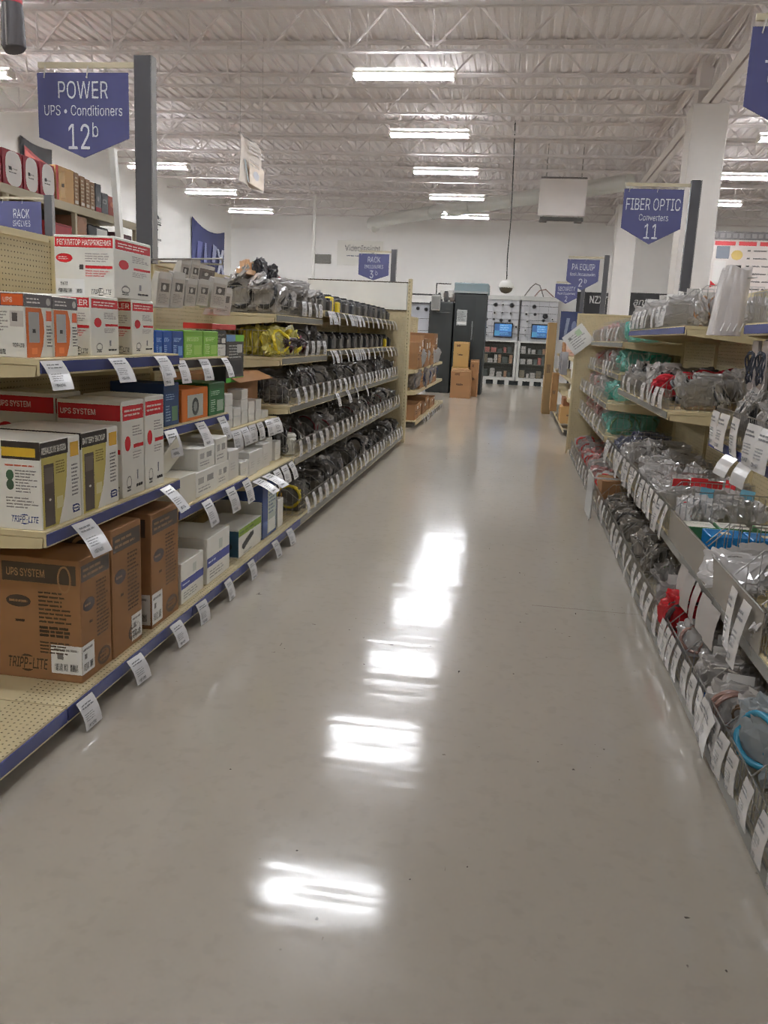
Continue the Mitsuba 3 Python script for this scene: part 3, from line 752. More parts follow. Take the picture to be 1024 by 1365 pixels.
carton('battery_box', 'white and green box with a picture of a black battery on the bottom left deck', -1.92, -1.64, 4.98, 5.46, 0.12, 0.305, WHITE_BOX, lambda s, w, h: s.rect(0, w, h * 0.05, h * 0.95, (38, 74, 96)).ellipse(w * 0.55, h * 0.4, w * 0.3, h * 0.2, (30, 40, 50)).rect(0, w * 0.4, h * 0.6, h * 0.95, (84, 130, 150)), battery_print)
carton('blue_white_box', 'tall white box with blue edge beside the battery box', -2.0, -1.64, 5.50, 5.84, 0.12, 0.50, M((58, 78, 128), 0.45), lambda s, w, h: s.rect(w * 0.05, w * 0.98, h * 0.03, h * 0.7, (212, 212, 206)), lambda s, w, h: s.rect(w * 0.35, w * 0.95, h * 0.05, h * 0.88, (176, 186, 176)).rect(w * 0.4, w * 0.9, h * 0.06, h * 0.3, (222, 224, 218)).lines(w * 0.4, w * 0.9, h * 0.4, h * 0.8, 6, (120, 132, 150), 3))
carton('slim_white_box', 'slim white box with dark spine, last of the boxed goods on the left deck', -1.85, -1.64, 5.88, 6.02, 0.12, 0.33, WHITE_BOX, lambda s, w, h: s.rect(0, w * 0.12, 0, h, (52, 66, 84)), None)

# clear blister packs hanging over the upper shelf
rodL = thing('display_rod', 'white wire rod carrying the clear hanging packs above the blue boxes', 'rod')
part(rodL, 'rod', tube([(-2.28, 4.15, 1.86), (-1.86, 4.16, 1.86), (-1.82, 4.3, 1.875), (-1.80, 5.1, 1.95), (-1.86, 5.28, 1.93), (-2.28, 5.3, 1.93)], 0.006, 6), WIRE, 40)
HP = [(4.19, 4.36, 1.63, 1.81, 0), (4.375, 4.55, 1.635, 1.825, 0), (4.57, 4.73, 1.65, 1.80, 0), (4.75, 4.93, 1.66, 1.81, 0), (4.57, 4.70, 1.755, 1.905, 1), (4.72, 4.85, 1.765, 1.915, 1), (4.98, 5.24, 1.655, 1.84, 0), (4.90, 5.18, 1.78, 1.90, 2), (5.28, 5.6, 1.62, 1.80, 3)]
HPL = ['leftmost of the row', 'second from the left of the row', 'third from the left in the lower row', 'fourth from the left in the lower row', 'left one of the upper pair', 'right one of the upper pair', 'angled, near the right end', 'dark, behind the angled one', 'wide, at the right end']
for (y0, y1, z0, z1, kd), l in zip(HP, HPL):
    x = -1.80 - 0.03 * kd
    t = thing('hanging_pack', 'clear hanging pack above the blue boxes, ' + l, 'package')
    lean = 0.05
    part(t, 'shell', prism([(x - 0.05 - lean, z0), (x - lean * 0.6, z0 + 0.004), (x - 0.01, z1 - 0.01), (x - 0.03, z1)], 1, y0, y1), M((196, 192, 186) if kd != 2 else (90, 84, 80), 0.18, 0.7), label='clear plastic shell')
    s = Sheet()
    w, h = y1 - y0, math.hypot(z1 - z0, lean * 0.6)
    s.rect(w * 0.06, w * 0.94, h * 0.78, h * 0.96, (206, 202, 196)).rect(w * 0.06, w * 0.94, h * 0.05, h * 0.76, (186, 178, 168) if kd != 2 else (110, 100, 96))
    s.rect(w * 0.25, w * 0.85, h * 0.42, h * 0.66, (84, 78, 72)).ellipse(w * 0.5, h * 0.54, w * 0.12, h * 0.08, (196, 192, 186)).lines(w * 0.15, w * 0.85, h * 0.1, h * 0.36, 6, (120, 112, 104), 3)
    d = np.array([lean * 0.6 - 0.01, 0, z1 - z0 - 0.014]); d /= np.linalg.norm(d)
    part(t, 'printed_card', s.place((x - lean * 0.6 + 0.001, y0, z0 + 0.006), (0, 1, 0), d))


# ================================================================ wire baskets, bagged cables and price tags on the racks
def wire_basket(label, group, s, xf, y0, y1, z0, h, depth=0.5, step=0.034, front=True, w=0.0032, rise=None):
    """front grid and one side divider of a wire bin standing on a shelf; s = +1: its front looks to larger x"""
    t = thing('wire_basket', label, 'wire basket', group)
    if front:
        g = [bar((xf, y0, z0 + 0.01), (xf, y1, z0 + 0.01), w), bar((xf, y0, z0 + h), (xf, y1, z0 + h), w * 1.5), bar((xf, y0, z0 + h * 0.55), (xf, y1, z0 + h * 0.55), w)]
        n = max(2, int((y1 - y0) / step))
        g += [bar((xf, y0 + (y1 - y0) * k / n, z0), (xf, y0 + (y1 - y0) * k / n, z0 + h), w) for k in range(n + 1)]
        part(t, 'front_grid', cat(g), WIRE, kind='stuff')
    rise = rise or (0.075 if s > 0 else 0.105)
    hb = h + rise
    xa, xb = xf - s * 0.1, xf - s * depth
    g = [bar((xf, y0, z0 + h), (xa, y0, z0 + hb), w * 1.4), bar((xa, y0, z0 + hb), (xb, y0, z0 + hb), w * 1.4), bar((xf, y0, z0 + 0.01), (xb, y0, z0 + 0.01), w),
         bar((xf - s * 0.05, y0, z0 + h * 0.6), (xb, y0, z0 + h * 0.6), w)]
    n = int(depth / (step * 1.1))
    for k in range(1, n + 1):
        x = xf - s * depth * k / n
        d = abs(x - xf)
        g.append(bar((x, y0, z0), (x, y0, z0 + (h + rise * min(1, d / 0.1))), w))
    part(t, 'divider', cat(g), WIRE, kind='stuff')
    return t


_w = ['', 'first', 'second', 'third', 'fourth', 'fifth', 'sixth', 'seventh', 'eighth', 'ninth', 'tenth', 'eleventh', 'twelfth', 'thirteenth', 'fourteenth', 'fifteenth', 'sixteenth', 'seventeenth', 'eighteenth', 'nineteenth', 'twentieth']


def nth(n):
    return _w[n] if n <= 20 else ('twenty-' if n < 30 else 'thirty-' if n < 40 else 'forty-') + (_w[n % 10] if n % 10 else 'tenth')


def crinkle(seed, sx, sy, sz, amp, sub=3):
    m = trimesh.creation.icosphere(subdivisions=sub)
    p = m.vertices.copy()
    q = np.sign(p) * np.abs(p) ** 0.62
    n1 = meshkit.fbm(p * 2.2 + seed * 3.7, 3, seed) - 0.5
    n2 = np.abs(meshkit.noise(p * 5.5 + seed, seed + 9) - 0.5) * 2
    k = 1 + amp * (n1 * 1.6 - 0.55 * n2)
    q = q * k[:, None] * (sx, sy, sz)
    q[:, 1] *= 1 - 0.55 * np.clip((np.abs(p[:, 2]) - 0.55) / 0.45, 0, 1)      # flat seams at top and bottom
    return trimesh.Trimesh(q, m.faces, process=False)


BAGS = [crinkle(k, 0.105, 0.042, 0.10, 0.52) for k in range(7)]
FLAT = [crinkle(20 + k, 0.13, 0.028, 0.085, 0.62) for k in range(4)]


def coil_mesh(seed, R, r, n=4, oval=0.85):
    r_ = random.Random(seed)
    ts = []
    for k in range(n):
        a = np.linspace(0, 2 * np.pi, 22, endpoint=False)
        rr = R * (1 - 0.16 * r_.random())
        ph, wob = r_.random() * 6, 0.012
        ts.append(tube(np.stack([rr * np.cos(a), (k - (n - 1) / 2) * r * 1.7 + wob * np.sin(2 * a + ph), oval * rr * np.sin(a)], 1), r, 6, closed=True))
    return cat(ts)


COILS = [coil_mesh(k, 0.082, 0.009, 5) for k in range(3)]
THIN = [coil_mesh(10 + k, 0.085, 0.0045, 7) for k in range(2)]
_shared = {}


def shared(tag, mesh, mat, smooth=False):
    if (tag, mat) not in _shared:
        _shared[tag, mat] = mikit.ply(mesh, mat, smooth)
    return _shared[tag, mat]


def pose(x, y, z, yaw=0.0, tilt=0.0, roll=0.0, sc=1.0):
    X = T().translate([x, y, z]).rotate([0, 0, 1], yaw).rotate([1, 0, 0], tilt).rotate([0, 1, 0], roll)
    return X.scale([sc, sc, sc]) if isinstance(sc, float) else X.scale(list(sc))


def cable_bag(label, group, x, y, z, rgb, kind=0, yaw=0.0, tilt=0.0, sc=1.0, film=None, name=None, roll=0.0):
    t = thing(name or ('coiled_cable', 'bagged_cable', 'crinkled_bag')[kind], label, 'bagged cable', group)
    film = film or FILM
    X = pose(x, y, z, yaw, tilt, roll, sc)
    k = rng.randrange(7)
    if kind == 2:                                                # flat crinkled bag, its cable hardly seen
        part(t, 'bag', shared('flat%d' % (k % 4), FLAT[k % 4], film), to_world=X)
        part(t, 'cable', shared('thin%d' % (k % 2), THIN[k % 2], M(rgb, 0.35), 40), to_world=X @ T().scale([0.9, 0.55, 0.75]))
        return t
    part(t, 'bag', shared('bag%d' % k, BAGS[k], film), to_world=X)
    if kind == 1:
        part(t, 'cable', shared('thin%d' % (k % 2), THIN[k % 2], M(rgb, 0.32), 40), to_world=X @ T().scale([1.05, 1.25, 1.05]))
    else:
        part(t, 'cable', shared('coil%d' % (k % 3), COILS[k % 3], M(rgb, 0.32), 40), to_world=X @ T().scale([1.08, 1.15, 1.05]))
    return t


def header_card(t, X, rgb=(216, 214, 210)):
    part(t, 'header_card', shared('card%02x%02x' % (rgb[0], rgb[2]), bx(-0.05, 0.05, -0.0015, 0.0015, 0, 0.06), M(rgb, 0.35)), to_world=X, label='small paper card')


def fill(what, where, no, s, xf, y0, y1, z, colours, n, film=None, kinds=(0, 0, 1), depth=0.42, cards=0.0, sc=(0.9, 1.15), lift=0.0, card_rgb=(216, 214, 210)):
    """a bin with bagged cables leaning in it, front ones first; no: which basket of its row, counted from the camera"""
    for k in range(n):
        u = (k + 0.5) / n
        x = xf - s * (0.07 + depth * u * rng.uniform(0.85, 1.1))
        y = y0 + (y1 - y0) * (0.5 + rng.uniform(-0.16, 0.16))
        c = rng.choice(colours)
        scv = rng.uniform(*sc)
        zz = z + 0.085 * scv + lift * rng.random()
        yaw, tilt = rng.uniform(-35, 35) + (90 if rng.random() < 0.35 else 0), rng.uniform(-24, 24)
        t = cable_bag('%s, %s in the %s basket, %s' % (what, nth(k + 1), nth(no), where), '%ss, %s' % (what, where), x, y, zz, c, rng.choice(kinds), yaw, tilt, scv, film)
        if rng.random() < cards:
            header_card(t, pose(x, y, zz + 0.07 * scv, yaw, tilt, 0, 1.0), card_rgb)


_tagv = {}


def tag(label, group, s, x, y, z, w=0.115, h=0.15, tilt=16.0, yaw=0.0, text_=True, rgb=(204, 203, 204)):
    """price tag hanging by its top edge from a rail; its face looks to the aisle"""
    key = thing('price_tag', label, 'price tag', group)
    m = T().translate([x + s * 0.011, y, z]).rotate([0, 0, 1], yaw).rotate([0, 1, 0], -s * tilt)
    vk = (w, h, rgb)
    if vk not in _tagv:
        a = np.linspace(0, 1, 5)
        bend = 0.008 * np.sin(a * np.pi)
        pl = [(b, -h * q) for q, b in zip(a, bend)] + [(b - 0.0016, -h * q) for q, b in list(zip(a, bend))[::-1]]
        _tagv[vk] = mikit.ply(prism(pl, 1, -w / 2, w / 2), M(rgb, 0.2, 0.65))
        sh = Sheet()
        sh.lines(-w * 0.4, w * 0.4, -h * 0.32, -h * 0.12, 2, (120, 120, 122), 3).lines(-w * 0.4, w * 0.3, -h * 0.74, -h * 0.45, 4, (150, 150, 150), 4).bars(-w * 0.4, w * 0.1, -h * 0.92, -h * 0.82, (90, 90, 92), 9)
        v_ = np.vstack(sh.v)
        _tagv[vk, 's', 1] = (np.stack([v_[:, 2] + 0.0085, v_[:, 0], v_[:, 1]], 1), np.vstack(sh.f), np.vstack(sh.c))
        _tagv[vk, 'p'] = {q: mikit.ply((_tagv[vk, 's', 1][0] * (q, q, 1), _tagv[vk, 's', 1][1]), PRINT, False, color=_tagv[vk, 's', 1][2]) for q in (1, -1)}
    part(key, 'holder', _tagv[vk], to_world=m @ T().scale([s, 1, 1]))
    if text_:
        part(key, 'printed_text', _tagv[vk, 'p'][s], to_world=m)
    return key


def tags(label, group, s, x, z, ys, **kw):
    for i_, y in enumerate(ys):
        q = dict(kw)
        q['tilt'] = kw.get('tilt', 16) + rng.uniform(-7, 7)
        q['yaw'] = kw.get('yaw', 0) + rng.uniform(-5, 5)
        tag(('%s nearest ' % nth(i_ + 1) if i_ else 'nearest ') * (len(ys) > 1) + label, group, s, x, y, z, **q)


# ---- left: tags of the boxed goods
G = 'price tags on the left box shelves'
tags('white price tag on the rail of the top left box shelf', G, 1, -1.632, 1.405, (2.82, 3.32, 3.76), w=0.13, h=0.11, tilt=28)
tags('white price tag under the blue and green boxes', G, 1, -1.772, 1.365, (4.1, 4.34, 4.68, 5.03), w=0.125, h=0.125, tilt=26)
tags('large white price tag on the rail of the middle left box shelf', G, 1, -1.632, 0.785, (3.0, 3.8), w=0.14, h=0.15, tilt=42)
tags('white price tag on the rail of the bottom left deck', G, 1, -1.572, 0.115, (2.87, 3.31, 3.77, 4.12, 4.54, 4.98, 5.52, 5.9), w=0.12, h=0.115, tilt=20)
tags('white price tag on the rail of the second shelf below the orange box', G, 1, -1.772, 1.01, (4.2, 4.62, 4.98), w=0.14, h=0.145, tilt=24)
tags('white price tag in the tight row below the small white cartons', G, 1, -1.772, 0.90, (5.26, 5.43, 5.61, 5.78, 6.0, 6.18), w=0.165, h=0.12, tilt=14)
tags('white price tag on the rail of the third shelf below the white boxes', G, 1, -1.642, 0.61, (4.38, 4.78, 5.08), w=0.15, h=0.145, tilt=24)
tags('white price tag sticking out over the blue and white box', G, 1, -1.642, 0.575, (5.3, 5.52), w=0.16, h=0.16, tilt=60)
tags('white price tag at the right end of the third shelf rail', G, 1, -1.642, 0.57, (5.78, 5.98, 6.17), w=0.16, h=0.13, tilt=18)

# ---- left: cable rack
BLK, DGREY, DRED, YEL = (34, 34, 36), (62, 62, 64), (96, 30, 36), (216, 196, 60)
SH = [('bottom deck', 0.12, -1.585, 0.13, [BLK, DGREY, BLK]), ('lowest shelf', 0.58, -1.645, 0.12, [BLK, DGREY, BLK, DRED]), ('middle shelf', 0.98, -1.685, 0.12, [BLK, DGREY, (74, 70, 72)])]
for nm, z, xf, h, cols in SH:
    ys = [6.32 + 0.385 * k for k in range(5)] + [7.9 + 0.37 * k for k in range(13)]
    for k in range(len(ys) - 1):
        y0, y1 = ys[k] + 0.006, ys[k + 1] - 0.006
        wire_basket('wire basket on the %s of the left cable rack, %s from the camera' % (nm, nth(k + 1)), 'wire baskets on the %s of the left cable rack' % nm, 1, xf - 0.012, y0, y1, z, h, 0.5, 0.042 if k < 6 else 0.06)
        cs = cols if not (nm == 'lowest shelf' and 1 <= k <= 2) else [DRED, BLK, DRED]
        if nm == 'bottom deck' and k == 0:
            cs = [YEL, (196, 150, 60), DRED]
        if nm == 'bottom deck' and k == 9:
            cs = [(160, 158, 70), BLK]
        fl = FILM if k in (4, 9, 10, 15) else M((104, 102, 100), 0.2, 0.7)
        fill('dark coiled cable' if cs[0] != YEL else 'yellow or red coiled cable', '%s, left cable rack' % nm, k + 1, 1, xf - 0.02, y0, y1, z, cs, (3 if k < 4 else 2) if nm != 'middle shelf' else 2, fl, sc=(1.05, 1.35), lift=0.04, depth=0.34, kinds=(0, 0, 1) if k > 0 else (0, 0, 0))
    tags('white price tag on the basket fronts, %s of left cable rack' % nm, 'price tags on the %s of the left cable rack' % nm, 1, xf + 0.004, z + h + 0.005,
         [6.45 + 0.235 * k for k in range(25)], w=0.09, h=0.125, tilt=8)
tags('white price tag hanging below the middle shelf rail of the left cable rack', 'price tags below the middle left shelf', 1, -1.676, 0.98, (7.95, 8.45, 8.95, 9.5), w=0.1, h=0.13, tilt=16)
tin = thing('white_tub', 'white plastic tub with ribbed lid at the left end of the lowest cable shelf', 'tub')
part(tin, 'body', tube([(-1.76, 6.5, 0.585), (-1.76, 6.5, 0.70)], 0.075, 20), M((216, 216, 206), 0.35), 40)
part(tin, 'lid', tube([(-1.76, 6.5, 0.70), (-1.76, 6.5, 0.715), (-1.76, 6.5, 0.73), (-1.76, 6.5, 0.75)], [0.085, 0.078, 0.084, 0.07], 20), M((228, 228, 216), 0.35), 40)
# upper shelves of the first cable section
for nm, z, xf, cols in (('third', 1.34, -1.755, [BLK, DGREY, DRED]), ('top', 1.66, -1.805, [BLK, DGREY, (150, 146, 142)])):
    ys = [6.32 + 0.38 * k for k in range(5)]
    for k in range(4):
        y0, y1 = ys[k] + 0.006, ys[k + 1] - 0.006
        wire_basket('wire basket on the %s shelf of the first left cable section, %s from the camera' % (nm, nth(k + 1)), 'wire baskets on the upper shelves of the first left cable section', 1, xf - 0.01, y0, y1, z, 0.12, 0.45, 0.04)
        if nm == 'third' and k < 2:
            for q in range(3):
                cable_bag('bright yellow cable coil, %s basket beside the open brown carton, %s from the front' % (nth(k + 1), nth(q + 1)), 'yellow cable coils', xf - 0.08 - 0.13 * q, (y0 + y1) / 2 - 0.1 + 0.06 * q, z + 0.11, (226, 206, 52), 0, 70 + 20 * q, 8 * q - 10, 1.25, M((170, 160, 70), 0.25, 0.6), name='yellow_cable')
            cable_bag('dark red cable coil lying among the yellow cables, %s from the camera' % nth(k + 1), 'dark coils among the yellow cables', xf - 0.06, y0 + 0.2, z + 0.08, (88, 36, 46), 0, 80, 60, 1.1, M((60, 50, 52), 0.25))
        else:
            fill('bagged dark cable', '%s shelf, left cable rack' % nm, k + 1, 1, xf, y0, y1, z, cols, 4, FILM if nm == 'top' else M((110, 106, 104), 0.18, 0.7), sc=(1.0, 1.35), lift=0.05, kinds=(0, 1, 1))
        if nm == 'top':
            for q in range(3):
                bg = cable_bag('crinkled clear bag over the %s basket, top left cable shelf, %s from the front' % (nth(k + 1), nth(q + 1)), 'clear bags heaped on the top left cable shelf', xf - 0.1 - 0.13 * q, (y0 + y1) / 2, z + 0.19 + 0.05 * q, ((36, 36, 40), (160, 60, 60), (120, 60, 60), (206, 90, 50))[(k + q) % 4] if q else (70, 68, 68), 2, rng.uniform(40, 130), rng.uniform(40, 80), 1.2, FILM_CLEAR if q < 2 else FILM)
tags('white price tag in front of the bags on the top left cable shelf', 'price tags on the top left cable shelf', 1, -1.79, 1.785, [7.05 + 0.2 * k for k in range(4)], w=0.11, h=0.12, tilt=4)
tags('white price tag in front of the yellow cables', 'price tags on the third left cable shelf', 1, -1.742, 1.465, [7.0 + 0.21 * k for k in range(4)], w=0.09, h=0.12, tilt=4)
for k in range(5):
    y = 6.6 + 0.2 * k
    cable_bag('dark connector bundle on top of the left cable heap, %s from the camera' % nth(k + 1), 'dark bundles on the left cable rack', -2.05, y + 0.1, 1.99 - 0.045 * k + 0.02 * (k % 2), BLK if k != 2 else (150, 60, 64), 0, 90, 30 * (k % 3), 1.0, M((46, 46, 50), 0.3), name='connector_bundle')
pt_ = thing('pin_connector_pack', 'pack of tan pin connectors standing on top of the left cable heap', 'package')
part(pt_, 'body', cat([bx(-2.12, -2.09, 6.40 + 0.06 * k, 6.43 + 0.06 * k, 1.98, 2.04 + 0.012 * (k % 3)) for k in range(7)] + [bx(-2.14, -2.06, 6.38, 6.84, 1.95, 1.985)]), M((214, 172, 132), 0.4))
# rows of dark cases
for row, z, xf, n in (('top', 1.74, -1.80, 34), ('second', 1.38, -1.77, 34)):
    for k in range(n):
        y = 7.9 + 4.36 * k / n
        hh = 0.105 + 0.02 * ((k * 5) % 3)
        yel = (row == 'top' and k in (4, 6)) or (row == 'second' and k == 30)
        c = (214, 190, 40) if yel else ((58, 58, 60), (74, 72, 70), (48, 50, 52), (86, 84, 80), (66, 64, 62))[(k * 7 + len(row)) % 5]
        t = thing('cable_case', ('yellow and black case in the %s row of dark cases, %s from the camera' if yel else 'dark upright cable case, %s row on the left rack, %s from the camera') % (row, nth(k + 1)), 'case', ('yellow cases, %s row' if yel else 'dark cable cases, %s row') % row)
        d = 0.11 + 0.02 * (k % 2)
        part(t, 'body', shared('case%d' % ((k * 5) % 3), rbx(-0.2, 0, 0, 0.105, 0, 0.105 + 0.02 * ((k * 5) % 3), 0.008), M(c, 0.4)), to_world=T().translate([xf - 0.03 - 0.015 * (k % 3), y, z]))
        part(t, 'lid', shared('lid', rbx(-0.15, -0.02, 0.015, 0.09, 0, 0.022, 0.006), M((30, 30, 32), 0.4)), to_world=T().translate([xf - 0.03 - 0.015 * (k % 3), y, z + hh]))
    tags('white price tag on the rail of the %s row of dark cases' % row, 'price tags on the %s row of dark cases' % row, 1, xf + 0.03, z - 0.005,
         [7.93 + 0.1 * k for k in range(3)] + [8.33, 8.62] + [8.9 + 0.115 * k for k in range(7)] + [9.95, 10.3, 10.65, 11.0, 11.35, 11.7, 12.0, 12.25], w=0.085, h=0.125, tilt=18)

# ---- right: bottom deck
def bins(y0, y1, n):
    return [(y0 + (y1 - y0) * k / n + 0.004, y0 + (y1 - y0) * (k + 1) / n - 0.004) for k in range(n)]


GB = 'wire baskets along the right bottom deck'
R0 = bins(2.3, 3.4, 3) + bins(3.4, 5.78, 6) + bins(5.78, 8.6, 7) + bins(8.6, 12.25, 9)
for k, (y0, y1) in enumerate(R0):
    wire_basket('wire basket on the right bottom deck, %s from the camera' % nth(k + 1), GB, -1, 0.852, y0, y1, 0.07, 0.135, 0.5, 0.036 if k < 12 else 0.055)
    ym = (y0 + y1) / 2
    if ym > 8.6:
        fill('red and white bag', 'right bottom deck', k + 1, -1, 0.85, y0, y1, 0.07, [(170, 44, 46), (196, 60, 56), (206, 196, 190)], 3, M((168, 120, 116), 0.2, 0.7) if k % 2 else FILM, kinds=(0, 1), lift=0.04)
    elif ym > 7.9:
        pass
    elif ym > 5.2:
        fill('grey bagged coil', 'right bottom deck', k + 1, -1, 0.86, y0, y1, 0.07, [(70, 66, 60), (92, 88, 80), (54, 52, 50)], 5, M((128, 122, 114), 0.17, 0.7), kinds=(0, 0, 1, 2), lift=0.05)
    elif ym > 4.6:
        fill('clear bag of green and grey parts', 'right bottom deck', k + 1, -1, 0.86, y0, y1, 0.07, [(66, 110, 60), (80, 80, 74)], 4, FILM, kinds=(2, 1), cards=0.7, lift=0.06)
    elif ym > 4.1:
        fill('red or clear bag', 'right bottom deck', k + 1, -1, 0.86, y0, y1, 0.07, [(196, 26, 34), (60, 50, 50)], 5, M((176, 34, 40), 0.2, 0.7) if ym > 4.3 else FILM, kinds=(2, 1, 0), lift=0.05, sc=(1.1, 1.45))
    elif ym > 3.2:
        fill('clear bag of mixed parts', 'right bottom deck', k + 1, -1, 0.86, y0, y1, 0.07, [(150, 120, 110), (170, 50, 56), (214, 210, 200), (110, 90, 70)], 9, FILM, kinds=(1, 2, 0), cards=0.5, lift=0.06)
    elif ym > 2.7:
        fill('teal tubing coil', 'right bottom deck', k + 1, -1, 0.86, y0, y1, 0.07, [(44, 120, 146), (40, 104, 128)], 4, M((120, 126, 128), 0.15, 0.75), kinds=(0,), sc=(1.3, 1.6), lift=0.05)
    else:
        fill('clear bag of teal parts', 'right bottom deck', k + 1, -1, 0.86, y0, y1, 0.07, [(30, 80, 84), (190, 180, 110), (60, 60, 62)], 8, FILM, kinds=(0, 1), lift=0.04)
cup = thing('blue_plastic_jar', 'blue plastic jar standing in a basket on the right bottom deck', 'jar')
part(cup, 'body', tube([(0.93, 3.62, 0.08), (0.93, 3.62, 0.2), (0.93, 3.62, 0.235)], [0.045, 0.05, 0.042], 18), M((30, 84, 168), 0.25, 0.6), 40)
tags('white price tag on a basket front along the right bottom deck', 'price tags along the right bottom deck', -1, 0.845, 0.205, [2.25, 2.42, 2.62, 2.82, 2.95, 3.08] + [3.26, 3.36, 3.5, 3.66, 3.84, 3.98, 4.1] + [4.24 + 0.22 * k for k in range(7)] + [5.86 + 0.24 * k for k in range(9)] + [8.7 + 0.32 * k for k in range(10)], w=0.095, h=0.15, tilt=7, rgb=(184, 181, 178))
tags('wide white price tag on a basket near the camera on the right bottom deck', 'wide price tags on the right bottom deck', -1, 0.843, 0.205, [3.17], w=0.2, h=0.155, tilt=5, rgb=(184, 181, 178))
# open display frame with a brown carton
fr = thing('slotted_stand', 'white slotted stand sticking out of the right bottom deck', 'frame')
F0 = (0.74, 7.75, 0.03)
part(fr, 'top_bar', cat(bx(0.76, 1.1, 7.74, 7.76, 0.36, 0.375), bx(0.76, 0.772, 7.76, 8.25, 0.36, 0.375)), M((176, 174, 168), 0.4))
part(fr, 'leg', cat(bx(0.76, 0.772, 7.74, 7.76, 0.0, 0.36), bx(1.088, 1.1, 7.74, 7.76, 0.07, 0.36)), M((176, 174, 168), 0.4))
for k in range(6):
    part(fr, 'slat', bar((0.766, 7.80 + 0.085 * k, 0.36), (0.735, 7.55 + 0.085 * k, 0.02), 0.014, 0.006), M((170, 168, 162), 0.4))
carton('brown_carton', 'small open brown carton inside the white display frame on the right deck', 0.86, 1.2, 7.92, 8.3, 0.09, 0.32, CARTON)
fill('brownish bag by the carton', 'right bottom deck', 15, -1, 0.9, 7.6, 7.9, 0.1, [(130, 110, 80)], 2, M((150, 136, 112), 0.2, 0.7), kinds=(2,), sc=(1.3, 1.5), lift=0.05)

# ---- right: long low shelf
R1 = bins(2.5, 3.1, 2) + bins(3.1, 4.9, 2) + bins(4.9, 8.55, 10)
for k, (y0, y1) in enumerate(R1):
    solid = 2 <= k <= 3
    wire_basket('wire basket on the long low right shelf, %s from the camera' % nth(k + 1), 'wire baskets on the long low right shelf', -1, 0.94, y0, y1, 0.5, 0.155, 0.52, 0.03 if k < 9 else 0.05, front=not solid)
    ym = (y0 + y1) / 2
    if ym > 7.8:
        fill('dark blue cable bag', 'low right shelf', k + 1, -1, 0.95, y0, y1, 0.5, [(44, 50, 90), (70, 70, 80)], 4, M((96, 98, 112), 0.18, 0.7), kinds=(0, 1), lift=0.06)
    elif ym > 5.6:
        fill('crinkled clear bag', 'low right shelf', k + 1, -1, 0.95, y0, y1, 0.5, [(120, 110, 108), (90, 84, 82), (150, 144, 140)], 6, FILM_CLEAR if k % 2 else FILM, kinds=(1, 2, 2), lift=0.07, sc=(1.0, 1.25))
    elif ym > 4.9:
        fill('clear bag with coloured card', 'low right shelf', k + 1, -1, 0.95, y0, y1, 0.5, [(200, 60, 64), (60, 140, 160), (200, 198, 194)], 4, FILM_CLEAR, kinds=(2,), cards=0.8, lift=0.06, card_rgb=(206, 62, 66) if k % 2 else (96, 150, 170))
    elif ym < 3.1:
        fill('clear bag of grey parts', 'low right shelf', k + 1, -1, 0.95, y0, y1, 0.5, [(110, 108, 106), (80, 80, 80)], 5, FILM_CLEAR, kinds=(1, 2), lift=0.05)
sp = thing('front_plate', 'solid grey metal front plate along the low right shelf below the blue boxes', 'metal plate')
part(sp, 'plate', bx(0.926, 0.93, 3.02, 4.9, 0.445, 0.65), M((124, 118, 108), 0.4, 0.5))
part(sp, 'top_wire', tube([(0.926, 3.02, 0.655), (0.926, 4.9, 0.655)], 0.005, 6), WIRE, 40)
divs = [3.5, 4.05]
for y in divs:
    wire_basket('wire divider beside the blue boxes on the low right shelf, %s' % ('nearer' if y < 3.8 else 'farther'), 'wire dividers beside the blue boxes', -1, 0.94, y, y + 0.4, 0.5, 0.16, 0.52, 0.04, front=False)


def greenwhite(s, w, h):
    s.rect(w * 0.03, w * 0.97, h * 0.08, h * 0.97, (214, 212, 204)).lines(w * 0.1, w * 0.9, h * 0.5, h * 0.85, 3, (176, 180, 170), 3)


def blueprint(s, w, h):
    s.rect(w * 0.35, w * 0.62, h * 0.35, h * 0.65, (206, 196, 176)).rect(w * 0.02, w * 0.98, h * 0.9, h * 0.97, (120, 170, 206))


for k, (x0, y0, z, lab) in enumerate(((0.97, 4.70, 0.5, 'front one of three'), (1.16, 4.72, 0.5, 'middle one of three'), (1.37, 4.72, 0.5, 'rear one of three'))):
    carton('card_box', 'flat white box with green sides, ' + lab + ' by the blue boxes', x0, x0 + 0.17, y0, y0 + 0.17, z, z + 0.10, M((56, 104, 66), 0.4), None, None, greenwhite)
for k, (x0, y0, z, lab) in enumerate(((1.04, 4.4, 0.5, 'nearest to the aisle'), (1.24, 4.38, 0.5, 'behind the first and level with it'))):
    carton('blue_flat_box', 'flat bright blue box with a small square picture, ' + lab, x0, x0 + 0.19, y0, y0 + 0.2, z, z + 0.12, M((24, 110, 172), 0.35), None, None, blueprint)
for k, (x0, y0, lab) in enumerate(((1.08, 4.12, 'in front of the blue boxes'), (1.28, 4.12, 'right of the other in front of the blue boxes'), (1.45, 4.2, 'grey and pink, behind the blue boxes'), (1.44, 4.45, 'grey, at the back beside the blue boxes'))):
    carton('pale_flat_box', 'flat pale box with printed lid, ' + lab, x0, x0 + 0.15, y0, y0 + 0.18, 0.5, 0.575 + 0.03 * (k > 1), M((196, 190, 178) if k > 1 else (196, 200, 186), 0.4), None, None, greenwhite)
for k, y in enumerate((3.2, 3.35, 3.6, 3.78, 3.92)):
    cable_bag('clear bag of grey parts near the metal front plate, %s from the camera' % nth(k + 1), 'clear bags in the near bins of the low right shelf', 1.02 + 0.15 * (k % 3), y, 0.6, (120, 116, 112), 2, 60 + 30 * k, 30, 1.2, FILM_CLEAR)
